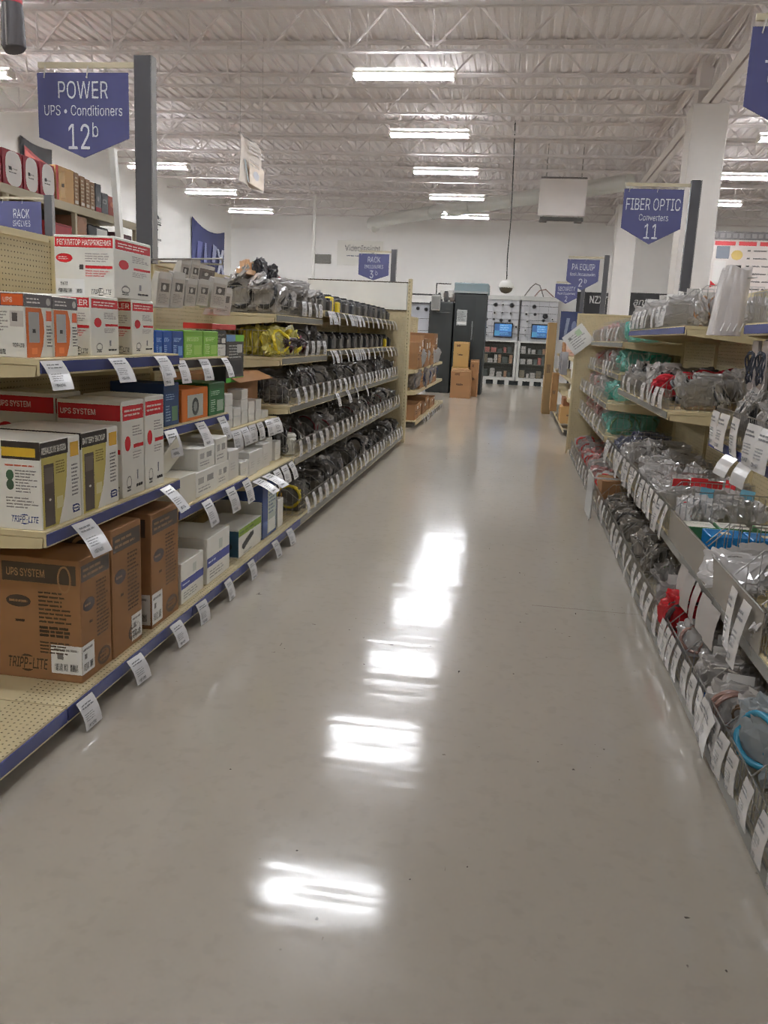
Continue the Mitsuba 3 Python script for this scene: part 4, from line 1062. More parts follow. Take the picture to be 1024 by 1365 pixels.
tags('white price tag on a basket front of the long low right shelf', 'price tags on the long low right shelf', -1, 0.928, 0.655, [4.98 + 0.19 * k for k in range(9)] + [6.75 + 0.22 * k for k in range(8)], w=0.125, h=0.19, tilt=6, rgb=(184, 181, 178))
tags('blank grey price tag hanging below the metal front plate', 'blank price tags below the metal front plate', -1, 0.924, 0.475, (3.62, 3.79, 3.96, 4.13, 4.30), w=0.14, h=0.17, tilt=8, text_=False, rgb=(158, 152, 148))
tags('large clear tag holder with paper on the low right shelf', 'large tag holders at the near end of the low right shelf', -1, 0.92, 0.64, (3.36, 3.17), w=0.1, h=0.25, tilt=8, rgb=(190, 187, 184))

# ---- right: near upper shelves
NB = bins(2.5, 3.1, 1) + bins(3.1, 4.48, 3)
for k, (y0, y1) in enumerate(NB):
    wire_basket('wire basket on the near right shelf at chest height, %s from the camera' % nth(k + 1), 'wire baskets on the near right shelf', -1, 1.012, y0, y1, 1.12, 0.15, 0.52, 0.03)
    fill('bagged dark cable', 'near right shelf', k + 1, -1, 1.02, y0, y1, 1.12, [(36, 36, 38), (110, 100, 84), (70, 66, 64)], 5, FILM, kinds=(0, 0, 1), lift=0.07, sc=(1.0, 1.3))
    for q in range(3):
        c = cable_bag('clear bag with raised white card, %s in the %s basket, near right shelf' % (nth(q + 1), nth(k + 1)), 'carded bags on the near right shelf', 1.1 + 0.1 * q, y0 + 0.12 + 0.1 * q, 1.28, (30, 60, 90) if q == 1 else (50, 50, 52), 1, 60, 20, 1.0, FILM)
        header_card(c, pose(1.1 + 0.1 * q, y0 + 0.12 + 0.1 * q, 1.33, 70, 20, 35, 1.0), (226, 224, 220))
tags('large white paper tag on the front of the near right shelf', 'large paper tags on the near right shelf', -1, 0.995, 1.255, (3.45, 3.66, 3.97, 4.17, 4.36), w=0.17, h=0.17, tilt=4, rgb=(198, 195, 192))
tags('loose paper tag below the rail of the near right shelf', 'loose paper tags below the near right shelf', -1, 0.99, 1.085, (3.7, 3.95), w=0.17, h=0.1, tilt=26, text_=False, rgb=(184, 181, 178))
for k, (y0, y1) in enumerate(bins(2.6, 4.45, 3)):
    wire_basket('wire basket at the top of the nearest right rack, %s from the camera' % nth(k + 1), 'wire baskets at the top of the nearest right rack', -1, 1.112, y0, y1, 1.68, 0.14, 0.42, 0.035)
    fill('crinkled clear bag', 'nearest top right shelf', k + 1, -1, 1.16, y0, y1, 1.70, [(120, 130, 150), (190, 180, 120), (90, 90, 94)], 4, FILM_CLEAR, kinds=(2, 1), lift=0.08, cards=0.3, sc=(1.1, 1.35))


def plastic_bag(label, x, y, z, w, d, h, mat, lean=0.0, seed=1):
    """a standing limp bag: tapering to the top with vertical folds"""
    n, m = 30, 12
    vs = []
    for i in range(m + 1):
        t_ = i / m
        a = np.arange(n) * 2 * np.pi / n
        fold = 1 + 0.07 * np.sin(5 * a + seed) + 0.05 * np.sin(9 * a + 2 * seed + 2 * t_) + 0.035 * np.sin(14 * a + 5 * t_)
        sq = 1 / np.maximum(np.abs(np.cos(a)), np.abs(np.sin(a))) ** 0.8
        taper = 1 - 0.22 * t_ - 0.06 * math.sin(3 * t_ + seed)
        vs.append(np.stack([x + lean * t_ + w / 2 * np.cos(a) * sq * fold * taper, y + d / 2 * np.sin(a) * sq * fold * taper, np.full(n, z + h * t_) + 0.012 * np.sin(3 * a + seed) * t_], 1))
    vs = np.vstack(vs + [vs[-1].mean(0, keepdims=True), vs[0].mean(0, keepdims=True)])
    f = []
    for i in range(m):
        for j in range(n):
            a, b = i * n + j, i * n + (j + 1) % n
            f += [[a, b, b + n], [a, b + n, a + n]]
    top = (m + 1) * n
    for j in range(n):
        f += [[m * n + j, m * n + (j + 1) % n, top], [(j + 1) % n, j, top + 1]]
    t = thing('plastic_bag', label, 'bag')
    part(t, 'bag', trimesh.Trimesh(vs, np.array(f), process=False), mat, 50)
    return t


t = plastic_bag('pale plastic bag standing at the far end of the nearest top right shelf', 1.03, 4.62, 1.62, 0.15, 0.16, 0.33, M((196, 189, 186), 0.16, 0.8), 0.03, 2)
part(t, 'hook', tube([(1.12, 4.48, 1.9), (1.08, 4.6, 1.9), (1.0, 4.64, 1.89)], 0.004, 6), WIRE, 40)
for k in range(4):
    part(t, 'label_strip', bar((0.99 + 0.03 * k, 4.52, 1.64), (1.005 + 0.03 * k, 4.52, 1.68), 0.012, 0.003), M((230, 228, 226), 0.3))
sc_ = thing('shiny_cover', 'shiny clear plastic cover sloping over the top shelf at the right edge of the photo', 'plastic cover')
g = np.stack(np.meshgrid(np.linspace(0, 1, 40), np.linspace(0, 1, 14), indexing='ij'), -1).reshape(-1, 2)
zz = 1.90 - 0.20 * g[:, 1] + 0.012 * np.sin(g[:, 0] * 31) * (0.4 + g[:, 1]) + 0.006 * np.sin(g[:, 0] * 67 + 2)
vv = np.stack([1.22 - 0.13 * g[:, 1] + 0.012 * np.sin(g[:, 0] * 43 + g[:, 1] * 3), 3.3 + 0.85 * g[:, 0] - 0.05 * g[:, 1], zz], 1)
i, j = np.meshgrid(np.arange(39), np.arange(13), indexing='ij')
q = np.stack([i * 14 + j, (i + 1) * 14 + j, (i + 1) * 14 + j + 1, i * 14 + j + 1], -1).reshape(-1, 4)
part(sc_, 'sheet', (vv, np.vstack([q[:, [0, 1, 2]], q[:, [0, 2, 3]]])), M((208, 204, 206), 0.1, 0.9), True)
for k, y in enumerate((3.55, 3.75, 3.98, 4.2, 4.38)):
    t = thing('hanging_clear_pack', 'narrow clear pack under the nearest top right shelf, %s from the camera' % nth(k + 1), 'package', 'narrow clear packs under the top right shelf')
    part(t, 'pack', rbx(1.14, 1.16, y, y + 0.1, 1.36, 1.60, 0.004), M((150, 142, 140), 0.14, 0.8))
    part(t, 'cable', shared('thin0', THIN[0], M((40, 44, 56), 0.35), 40), to_world=pose(1.145, y + 0.05, 1.47, 90, 0, 0, (0.45, 1.0, 1.1)))
# pegboard section without shelves: a few hanging packs
for k in range(8):
    t = thing('hanging_clear_pack', 'dark pack on the bare right pegboard, %s from the camera in the %s row' % (nth(k % 4 + 1), 'upper' if k > 3 else 'lower'), 'package', 'dark packs on the right pegboard')
    y, z = 4.62 + 0.28 * (k % 4), 1.42 if k < 4 else 1.72
    part(t, 'pack', rbx(1.50, 1.54, y, y + 0.15, z - 0.2, z, 0.005), M((70, 68, 68), 0.2, 0.6))
    part(t, 'card', bx(1.496, 1.5, y + 0.02, y + 0.13, z - 0.06, z - 0.01), M((170, 166, 160), 0.4))

# ---- right: middle stretch and far stretch
for k, (y0, y1) in enumerate(bins(5.82, 8.56, 7)):
    ga, gb = 'wire baskets on the middle right shelf', 'wire baskets on the upper middle right shelf'
    wire_basket('wire basket on the middle right shelf, %s from the camera' % nth(k + 1), ga, -1, 1.01, y0, y1, 1.14, 0.13, 0.5, 0.034)
    wire_basket('wire basket on the upper right shelf under the aisle sign, %s from the camera' % nth(k + 1), gb, -1, 1.06, y0, y1, 1.69, 0.15, 0.45, 0.034)
    if k == 1:
        for q in range(4):
            cable_bag('red cable bundle in the middle of the right rack, %s from the front' % nth(q + 1), 'red cable bundles', 1.1 + 0.12 * q, (y0 + y1) / 2 + 0.02, 1.27 + 0.02 * q, (196, 34, 48), 0, 10 * q, 60, 1.15, M((186, 40, 54), 0.25, 0.6), name='red_cable')
    else:
        fill('bagged cable' if k != 2 else 'black bagged cable', 'middle right shelf', k + 1, -1, 1.02, y0, y1, 1.14, [(40, 40, 42), (140, 132, 126), (110, 104, 100)] if k != 2 else [(28, 28, 30)], 5, FILM if k != 2 else M((44, 42, 44), 0.25, 0.6), kinds=(0, 1, 2), lift=0.06, sc=(1.0, 1.3))
    fill('bagged cable', 'upper right shelf', k + 1, -1, 1.07, y0, y1, 1.69, [(150, 142, 138), (190, 150, 120), (90, 84, 84)], 4, FILM_CLEAR, kinds=(1, 2), lift=0.05, cards=0.6, sc=(1.0, 1.25))
tags('white price tag on the middle right shelf baskets', 'price tags on the middle right shelf', -1, 0.998, 1.275, [6.0, 6.2, 6.42, 6.62, 6.85, 7.3, 7.75, 8.1], w=0.13, h=0.135, tilt=5, rgb=(184, 181, 178))
tags('white price tag on the upper middle right shelf baskets', 'price tags on the upper middle right shelf', -1, 1.048, 1.845, [6.55, 6.85, 7.1, 7.35, 7.6, 7.85, 8.1, 8.35], w=0.14, h=0.15, tilt=4, rgb=(184, 181, 178))
TEAL = (58, 160, 146)
for nm, z, xf, h, first in (('first', 0.66, 0.905, 0.13, (96, 130, 90)), ('second', 0.98, 0.895, 0.1, TEAL), ('third', 1.27, 0.985, 0.1, TEAL), ('top', 1.58, 0.995, 0.14, TEAL)):
    bb = bins(8.62, 12.2, 8)
    for k, (y0, y1) in enumerate(bb):
        wire_basket('wire basket on the %s level of the five level right rack, %s from the camera' % (nm, nth(k + 1)), 'wire baskets on the %s level of the five level right rack' % nm, -1, xf + 0.012, y0, y1, z, h, 0.5, 0.05)
        if k < 2:
            cs, lab, fl = [first, first, (180, 200, 190)], 'teal or green bag', M((110, 168, 156), 0.2, 0.7)
        else:
            cs, lab, fl = [(176, 50, 54), (204, 190, 186), (150, 100, 100)], 'red and white bag', M((186, 150, 146), 0.2, 0.7) if k % 2 else FILM
        fill(lab, '%s level, five level rack' % nm, k + 1, -1, xf + 0.02, y0, y1, z, cs, 2 if k > 3 else 3, fl, kinds=(0, 1), lift=0.05, sc=(1.0, 1.25))
    tags('white price tag on the %s level of the five level right rack' % nm, 'price tags on the %s level of the five level right rack' % nm, -1, xf - 0.002, z + h + 0.005, [8.95 + 0.34 * k for k in range(9)], w=0.1, h=0.14, tilt=6, rgb=(184, 181, 178))


# ================================================================ aisle signs
WHITE_INK = (214, 216, 222)


def aisle_sign(label, x0, x1, zt, zs, zp, y, px, pz, lines, arm_z=None, post_top=None, pw=0.09):
    """pentagon board hung from an arm that a dark post carries; lines: (text, centre u 0..1, baseline z fraction, cap height, fit)"""
    t = thing('aisle_sign', label, 'sign')
    xm = (x0 + x1) / 2
    part(t, 'board', prism([(x0, zs), (xm, zp), (x1, zs), (x1, zt), (x0, zt)], 1, y, y + 0.006), SIGN_BLUE)
    s = Sheet(0.002)
    H = zt - zp
    for tx, u, v_, h, fit in lines:
        s.text(tx, (x1 - x0) * u, H * v_, H * h, WHITE_INK, fit=(x1 - x0) * fit if fit else None, center=True, narrow=0.78)
    part(t, 'lettering', s.place((x0, y - 0.001, zp), *NEAR))
    if px is not None:
        az = zt + 0.025
        part(t, 'arm', bx(x0 + 0.01, px, y - 0.006, y + 0.012, az, az + 0.03), M((196, 186, 160), 0.45))
        part(t, 'post', bx(px, px + pw, y - 0.03, y + 0.03, pz, az + 0.06), POST_GREY)
        part(t, 'post_edge', bx(px + pw, px + pw + 0.008, y - 0.03, y + 0.03, pz, az + 0.06), M((136, 134, 132), 0.4))
        for u in (0.08, 0.55):
            part(t, 'hook', bar((x0 + (x1 - x0) * u, y - 0.004, zt - 0.03), (x0 + (x1 - x0) * u + 0.012, y - 0.004, az + 0.01), 0.006), M((200, 196, 190), 0.3))
    return t


aisle_sign('blue aisle sign reading POWER UPS Conditioners 12b on a tall dark post', -2.9, -2.335, 2.955, 2.60, 2.49, 5.0, -2.285, 1.9,
           [('POWER', 0.5, 0.70, 0.2, 0.56), ('UPS • Conditioners', 0.5, 0.50, 0.12, 0.87), ('12', 0.44, 0.10, 0.30, 0.26), ('b', 0.63, 0.25, 0.17, 0.075)], pw=0.1)
aisle_sign('blue aisle sign reading FIBER OPTIC Converters 11 over the right rack', 0.915, 1.48, 3.045, 2.68, 2.53, 9.0, 1.535, 1.9,
           [('FIBER OPTIC', 0.5, 0.62, 0.21, 0.92), ('Converters', 0.53, 0.43, 0.115, 0.5), ('11', 0.5, 0.10, 0.27, 0.25)])
aisle_sign('blue aisle sign reading RACK ENCLOSURES 3b above the white header board', -2.98, -2.42, 2.965, 2.595, 2.5, 15.8, -2.38, 1.9,
           [('RACK', 0.5, 0.68, 0.2, 0.42), ('ENCLOSURES', 0.5, 0.45, 0.13, 0.62), ('3', 0.43, 0.08, 0.29, 0.13), ('b', 0.6, 0.2, 0.17, 0.09)])
aisle_sign('blue aisle sign reading PA EQUIP Rack Accessories 2b', 0.765, 1.325, 3.0, 2.63, 2.47, 16.0, 1.4, 1.3,
           [('PA EQUIP', 0.5, 0.66, 0.2, 0.72), ('Rack Accessories', 0.5, 0.47, 0.11, 0.8), ('2', 0.44, 0.12, 0.26, 0.14), ('b', 0.6, 0.24, 0.16, 0.09)], pw=0.08)
aisle_sign('small distant blue aisle sign reading SECURITY 2 below the PA EQUIP sign', 0.85, 1.41, 3.02, 2.675, 2.52, 23.0, 1.5, 0.0,
           [('SECURITY', 0.5, 0.66, 0.2, 0.8), ('Rack Equipment', 0.5, 0.47, 0.11, 0.8), ('2', 0.5, 0.12, 0.26, 0.14)])
aisle_sign('blue aisle sign reading RACK SHELVES 12 above the tan pegboard, at the left edge', -6.99, -6.39, 3.06, 2.62, 2.48, 11.0, -6.33, 2.0,
           [('RACK', 0.52, 0.63, 0.2, 0.4), ('SHELVES', 0.52, 0.45, 0.13, 0.42), ('12', 0.52, 0.10, 0.26, 0.25)], pw=0.11)
aisle_sign('blue aisle sign cut off by the top right corner of the photo', 0.985, 1.55, 3.05, 2.70, 2.56, 4.6, 1.6, 1.9,
           [('T', 0.17, 0.5, 0.2, 0.09)])

# ================================================================ upper left: far rack, wall banners
rk = thing('stock_rack', 'tall tan stock rack with monitor boxes on top beyond the left shelving', 'rack')
part(rk, 'top_beam', bx(-7.66, -7.6, 11.0, 16.6, 3.33, 3.46), M((176, 166, 140), 0.45))
part(rk, 'top_deck', bx(-8.4, -7.66, 11.0, 16.6, 3.40, 3.45), M((160, 150, 126), 0.5))
part(rk, 'lower_deck', bx(-8.4, -7.6, 11.0, 16.6, 2.62, 2.72), M((176, 166, 140), 0.45))
part(rk, 'base_deck', bx(-8.4, -7.6, 11.0, 16.6, 0.0, 0.15), M((176, 166, 140), 0.45))
part(rk, 'back_panel', bx(-8.43, -8.4, 11.0, 16.6, 0, 3.45), M((150, 140, 118), 0.5))
for y in (11.02, 12.2, 14.2, 16.55):
    part(rk, 'upright', bx(-7.68, -7.61, y - 0.03, y + 0.03, 0, 3.4), M((186, 176, 150), 0.45))


def monitor_print(bg, oval):
    def f(s, w, h):
        s.rect(w * 0.01, w * 0.99, h * 0.01, h * 0.99, bg)
        p = []
        for a in np.linspace(0, 2 * np.pi, 28, endpoint=False):
            c, d = math.cos(a), math.sin(a)
            p.append((w * 0.56 + w * 0.42 * np.sign(c) * abs(c) ** 0.8, h * 0.5 + h * 0.49 * np.sign(d) * abs(d) ** 0.6))
        s.poly(p, oval)
        s.rect(w * 0.3, w * 0.46, h * 0.45, h * 0.55, (40, 38, 38)).lines(w * 0.3, w * 0.85, h * 0.36, h * 0.42, 1, (70, 66, 66), 3).lines(w * 0.5, w * 0.85, h * 0.47, h * 0.53, 1, (120, 116, 114), 4)
    return f


DKRED = M((126, 26, 36), 0.4)
for k, (y0, y1, l) in enumerate(((12.12, 12.62, 'leftmost of three'), (12.66, 13.06, 'middle of three'), (13.12, 13.55, 'rightmost of three'))):
    carton('monitor_box', 'dark red monitor box with white oval on the far rack, ' + l, -8.3, -7.62, y0, y1, 3.455, 3.96, DKRED, None, monitor_print((136, 28, 40), (218, 214, 212)))
carton('monitor_box', 'dark red box cut off by the left edge on the far rack', -8.3, -7.62, 11.5, 12.08, 3.455, 3.95, DKRED, None, lambda s, w, h: s.rect(w * 0.2, w * 0.9, h * 0.2, h * 0.8, (70, 30, 34)))
carton('tan_monitor_box', 'tan box with red edge beside the dark red monitor boxes', -8.3, -7.62, 13.6, 14.17, 3.455, 4.0, M((190, 150, 96), 0.5), None, lambda s, w, h: s.rect(0, w * 0.14, 0, h, (176, 60, 56)).poly([(w * 0.2, h * 0.1), (w * 0.2, h * 0.8), (w * 0.5, h * 0.9), (w * 0.5, h * 0.1)], (204, 168, 116)).rect(w * 0.3, w * 0.44, h * 0.42, h * 0.52, (70, 52, 36)))
for k, y in enumerate((14.19, 14.4, 14.58, 14.75)):
    carton('slim_brown_box', 'slim brown box standing on the far rack, number %s from the tan box' % ('one', 'two', 'three', 'four')[k], -8.2, -7.62, y, y + 0.15, 3.455, 3.99 - 0.02 * k, M((136, 106, 76), 0.5), None, lambda s, w, h: s.lines(w * 0.15, w * 0.85, h * 0.2, h * 0.9, 6, (196, 176, 150), 3).rect(w * 0.1, w * 0.8, h * 0.06, h * 0.16, (206, 200, 190)))
carton('black_game_box', 'black box with red foot on the far rack, taller of two', -8.2, -7.62, 14.93, 15.14, 3.455, 3.94, BLACK, None, lambda s, w, h: s.rect(0, w, 0, h * 0.18, (150, 30, 44)).rect(w * 0.3, w * 0.6, h * 0.4, h * 0.55, (150, 146, 146)))
carton('black_game_box', 'black box with a white square on the far rack, shorter of two', -8.2, -7.62, 15.16, 15.4, 3.455, 3.82, BLACK, None, lambda s, w, h: s.rect(w * 0.2, w * 0.75, h * 0.5, h * 0.7, (150, 148, 148)).rect(w * 0.3, w * 0.65, h * 0.54, h * 0.66, (40, 40, 40)))
carton('red_game_box', 'brownish red box last in the row on the far rack', -8.2, -7.62, 15.42, 15.75, 3.455, 3.8, M((150, 70, 54), 0.45), None, lambda s, w, h: s.ellipse(w * 0.5, h * 0.6, w * 0.3, h * 0.14, (190, 120, 90)))
carton('red_display_box', 'wide dark red box under the deck of the far rack', -8.2, -7.64, 13.3, 14.1, 2.72, 3.1, M((150, 40, 46), 0.45), None, lambda s, w, h: s.lines(w * 0.4, w * 0.9, h * 0.4, h * 0.5, 1, (220, 190, 186), 3).rect(w * 0.02, w * 0.98, h * 0.9, h * 0.97, (110, 26, 34)))
carton('wooden_box', 'brown wooden looking box under the deck of the far rack', -8.2, -7.64, 14.2, 14.62, 2.72, 3.3, M((134, 96, 70), 0.5), None, lambda s, w, h: s.ellipse(w * 0.55, h * 0.5, w * 0.36, h * 0.46, (150, 110, 82)))
sm = thing('small_monitor', 'small monitor showing a pale picture on the far rack', 'monitor')
part(sm, 'case', rbx(-7.9, -7.65, 14.7, 15.45, 2.74, 3.22, 0.02), BLACK)
s = Sheet(); s.rect(0.04, 0.7, 0.05, 0.3, (70, 84, 96)).rect(0.08, 0.32, 0.08, 0.28, (166, 174, 176)).rect(0.3, 0.7, 0.31, 0.44, (206, 208, 206))
part(sm, 'screen', s.place((-7.65, 14.7, 2.74), *AISLE_L))
carton('dark_red_case', 'dark box at the right end of the lower deck of the far rack', -8.2, -7.64, 15.7, 16.4, 2.72, 3.2, M((80, 52, 56), 0.45), None, lambda s, w, h: s.lines(w * 0.1, w * 0.9, h * 0.2, h * 0.8, 4, (130, 100, 100), 3))
pole = thing('white_pole', 'thin white tilted pole standing behind the dark post of the POWER sign', 'pole')
part(pole, 'shaft', bar((-2.745, 6.0, 0.0), (-2.925, 6.0, 2.74), 0.05, 0.04), M((220, 218, 212), 0.3, 0.6))
pole = thing('white_pole', 'thin white vertical pole rising to the roof behind the white header', 'pole')
part(pole, 'shaft', bx(-6.33, -6.26, 25.96, 26.03, 0, 5.5), M((220, 218, 212), 0.4))
hb = thing('hanging_windsock', 'grey hanging banner with red top in the upper left corner', 'banner')
part(hb, 'cloth', trimesh.Trimesh(*(lambda g: (g.vertices, g.faces))(tube([(-2.73, 4.5, 2.92), (-2.735, 4.5, 2.94), (-2.735, 4.5, 3.1), (-2.735, 4.5, 3.145)], [0.05, 0.062, 0.055, 0.05], 18)), process=False), M((70, 66, 68), 0.5), 50)
part(hb, 'red_top', tube([(-2.735, 4.5, 3.146), (-2.735, 4.5, 3.3)], [0.051, 0.045], 18), M((190, 50, 62), 0.5), 50)
part(hb, 'rod', bx(-2.737, -2.731, 4.43, 4.438, 2.93, 3.13), M((150, 146, 144), 0.4))
part(hb, 'cord', bx(-2.737, -2.733, 4.498, 4.502, 3.3, DECKZ), M((150, 146, 144), 0.4))

# banners on the left wall
def wall_banner(label, y0, y1, z0, z1, bg, draw, sag=0.0, x=XL + 0.03):
    t = thing('wall_banner', label, 'banner')
    n = 16
    yy = np.linspace(y0, y1, n)
    a = (yy - y0) / (y1 - y0)
    topz = z1 - sag * 4 * a * (1 - a) - sag * 0.6 * a
    xx = x + 0.02 * np.sin(a * 11)
    vs = np.vstack([np.stack([xx, yy, np.full(n, z0)], 1), np.stack([xx * 0 + x + 0.02, yy, topz], 1)])
    k = np.arange(n - 1)
    f = np.vstack([np.stack([k, k + 1, k + 1 + n], 1), np.stack([k, k + 1 + n, k + n], 1)])
    part(t, 'cloth', trimesh.Trimesh(vs, f, process=False), M(bg, 0.6), True)
    if draw:
        s = Sheet(0.004)
        draw(s, y1 - y0, z1 - z0)
        part(t, 'printed_picture', s.place((x + 0.045, y0, z0), *AISLE_L))
    return t


wall_banner('black and red banner hanging on the left wall above the monitor boxes', 17.45, 18.7, 4.45, 5.26, (52, 50, 52), lambda s, w, h: s.poly([(w * 0.05, h * 0.05), (w * 0.95, h * 0.05), (w * 0.9, h * 0.5), (w * 0.5, h * 0.6), (w * 0.08, h * 0.78)], (176, 60, 58)).poly([(w * 0.1, h * 0.4), (w * 0.5, h * 0.3), (w * 0.4, h * 0.55), (w * 0.1, h * 0.68)], (214, 86, 66)), 0.06)
wall_banner('white poster with black writing on the left wall', 23.9, 24.6, 3.85, 4.72, (226, 224, 220), lambda s, w, h: s.poly([(w * 0.1, h * 0.78), (w * 0.5, h * 0.9), (w * 0.95, h * 0.74), (w * 0.5, h * 0.83)], (40, 40, 40)).rect(w * 0.1, w * 0.95, h * 0.55, h * 0.6, (60, 60, 60)).rect(w * 0.1, w * 0.95, h * 0.63, h * 0.66, (60, 60, 60)).lines(w * 0.12, w * 0.85, h * 0.34, h * 0.46, 1, (50, 50, 50), 3).rect(w * 0.1, w * 0.95, h * 0.06, h * 0.12, (110, 108, 106)))
wall_banner('dark blue banner with pale shapes sagging on the left wall near the corner', 27.05, 30.15, 3.2, 4.95, (62, 66, 106), lambda s, w, h: s.poly([(w * 0.1, h * 0.2), (w * 0.2, h * 0.2), (w * 0.28, h * 0.6), (w * 0.14, h * 0.6)], (96, 100, 150)).poly([(w * 0.3, h * 0.1), (w * 0.42, h * 0.1), (w * 0.4, h * 0.6), (w * 0.34, h * 0.6)], (120, 126, 166)).poly([(w * 0.56, h * 0.28), (w * 0.66, h * 0.28), (w * 0.72, h * 0.58), (w * 0.6, h * 0.62)], (150, 156, 190)).poly([(w * 0.72, h * 0.08), (w * 0.8, h * 0.08), (w * 0.96, h * 0.56), (w * 0.88, h * 0.56)], (196, 200, 216)).poly([(w * 0.9, h * 0.08), (w * 0.97, h * 0.08), (w * 0.78, h * 0.56), (w * 0.71, h * 0.56)], (176, 182, 206)).rect(w * 0.04, w * 0.5, h * 0.04, h * 0.1, (150, 70, 60)), 0.22)
fb = thing('hanging_banner', 'pale double sided banner hanging from the roof above the left rack', 'banner')
g = np.stack(np.meshgrid(np.linspace(0, 1, 14), np.linspace(0, 1, 10), indexing='ij'), -1).reshape(-1, 2)
vs = np.stack([-4.5 + 0.03 * np.sin(g[:, 0] * 9 + g[:, 1] * 2), 13.5 + 1.27 * g[:, 0], 3.79 + 0.70 * g[:, 1] + 0 * g[:, 0]], 1)
i, j = np.meshgrid(np.arange(13), np.arange(9), indexing='ij')
q = np.stack([i * 10 + j, (i + 1) * 10 + j, (i + 1) * 10 + j + 1, i * 10 + j + 1], -1).reshape(-1, 4)
part(fb, 'cloth', trimesh.Trimesh(vs, np.vstack([q[:, [0, 1, 2]], q[:, [0, 2, 3]]]), process=False), M((214, 204, 194), 0.6), True)
s = Sheet(0.004)
s.rect(0.4, 1.2, 0.03, 0.36, (214, 196, 176)).lines(0.35, 1.15, 0.5, 0.66, 3, (180, 172, 166), 3).lines(0.4, 1.1, 0.3, 0.42, 2, (176, 164, 150), 4).poly([(0.1, 0.36), (0.2, 0.34), (0.38, 0.04), (0.3, 0.04)], (130, 138, 140)).ellipse(0.75, 0.2, 0.16, 0.07, (180, 176, 180))
part(fb, 'printed_picture', s.place((-4.46, 13.5, 3.79), *AISLE_L))
for y in (13.55, 14.7):
    part(fb, 'cord', bx(-4.503, -4.497, y - 0.003, y + 0.003, 4.49, DECKZ), M((170, 166, 162), 0.4))
part(fb, 'top_rod', tube([(-4.5, 13.48, 4.5), (-4.5, 14.8, 4.5)], 0.012, 6), M((150, 146, 142), 0.4), 40)

# ================================================================ the back of the store
vb = thing('wall_banner', 'white banner with grey lettering on the back wall behind the RACK ENCLOSURES sign', 'banner')
part(vb, 'cloth', bx(-6.64, -4.98, YB - 0.03, YB - 0.01, 3.9, 4.76), M((228, 226, 218), 0.6))
s = Sheet(0.004)
s.text('VideoInsight', 0.28, 0.50, 0.2, (96, 92, 90), fit=1.28).lines(0.35, 1.0, 0.3, 0.36, 1, (90, 96, 120), 3)
part(vb, 'lettering', s.place((-6.64, YB - 0.031, 3.9), *NEAR))
vt = thing('wall_vent', 'grey louvred vent on the back wall beside the white pole', 'vent')
part(vt, 'frame', bx(-7.47, -6.86, YB - 0.05, YB, 3.93, 4.25), M((120, 118, 110), 0.5))
for k in range(6):
    part(vt, 'louvre', bar((-7.44, YB - 0.055, 3.965 + 0.05 * k), (-6.89, YB - 0.055, 3.965 + 0.05 * k), 0.03, 0.012), M((140, 138, 130), 0.5))
pz = thing('wall_device', 'small dark device on the back wall beside the RACK ENCLOSURES post', 'wall device')
part(pz, 'body', rbx(-4.62, -4.5, YB - 0.06, YB, 3.9, 4.05, 0.02), M((60, 58, 56), 0.4))
for lab, x0, x1, z0, z1, tx, u0, fit in (('black wall sign with white letters NZXT at the back', 1.9, 3.02, 2.55, 3.28, 'NZXT', 0.42, 0.62), ('black wall sign with white letters antec at the back, right of the column', 3.69, 5.1, 2.5, 3.32, 'antec', 0.1, 0.8)):
    t = thing('wall_sign', lab, 'sign')
    part(t, 'board', bx(x0, x1, YB - 0.06, YB - 0.01, z0, z1), M((38, 38, 38), 0.45))
    s = Sheet(0.004)
    s.text(tx, u0, (z1 - z0) * 0.5, 0.24 if tx == 'NZXT' else 0.24, (206, 206, 204), tx == 'NZXT', fit=fit, slant=0.2 if tx == 'antec' else 0.0)
    part(t, 'lettering', s.place((x0, YB - 0.061, z0), *NEAR))

# black rack enclosures
EN = M((26, 32, 31), 0.4)
en = thing('rack_enclosure', 'large black rack enclosure with grey blue top at the end of the aisle', 'cabinet')
part(en, 'body', rbx(-1.8, -0.93, 24.05, 25.0, 0, 2.74, 0.02), EN)
part(en, 'top_cover', rbx(-1.83, -0.90, 24.0, 25.05, 2.745, 3.02, 0.02), M((112, 128, 132), 0.4))
part(en, 'top_trim', bx(-1.83, -0.90, 23.99, 24.0, 2.745, 2.8), M((140, 146, 146), 0.4))
part(en, 'door', bx(-1.77, -1.22, 24.03, 24.05, 0.1, 2.66), M((20, 26, 25), 0.3))
part(en, 'handle', bx(-1.3, -1.27, 24.01, 24.03, 1.5, 2.0), M((110, 116, 116), 0.3))
s = Sheet(0.003); s.rect(0, 0.28, 0, 0.42, (160, 164, 164)).lines(0.03, 0.25, 0.12, 0.38, 5, (110, 114, 116), 3).rect(0.02, 0.26, 0.03, 0.09, (214, 214, 212))
part(en, 'notice', s.place((-1.72, 24.02, 1.88), *NEAR), label='pale notice')
en = thing('rack_enclosure', 'black rack enclosure standing left of the grey blue topped one', 'cabinet')
part(en, 'body', rbx(-2.5, -1.83, 24.1, 25.0, 0, 2.5, 0.02), M((30, 34, 33), 0.4))
part(en, 'vent_strip', bx(-2.3, -1.9, 24.09, 24.1, 2.2, 2.22), M((90, 94, 94), 0.4))
dv = thing('hanging_speaker', 'pale grey box speaker mounted above the black enclosure', 'speaker')
part(dv, 'body', rbx(-2.42, -2.18, 23.7, 23.95, 2.24, 2.66, 0.02), M((150, 150, 146), 0.4))
part(dv, 'wall_arm', bx(-2.32, -2.28, 23.94, 24.12, 2.3, 2.34), M((60, 60, 60), 0.4))
part(dv, 'grille', bx(-2.40, -2.2, 23.695, 23.7, 2.28, 2.6), M((120, 120, 118), 0.5))
bk = thing('equipment_heap', 'heap of small dark and white devices on top of the black enclosure', 'devices')
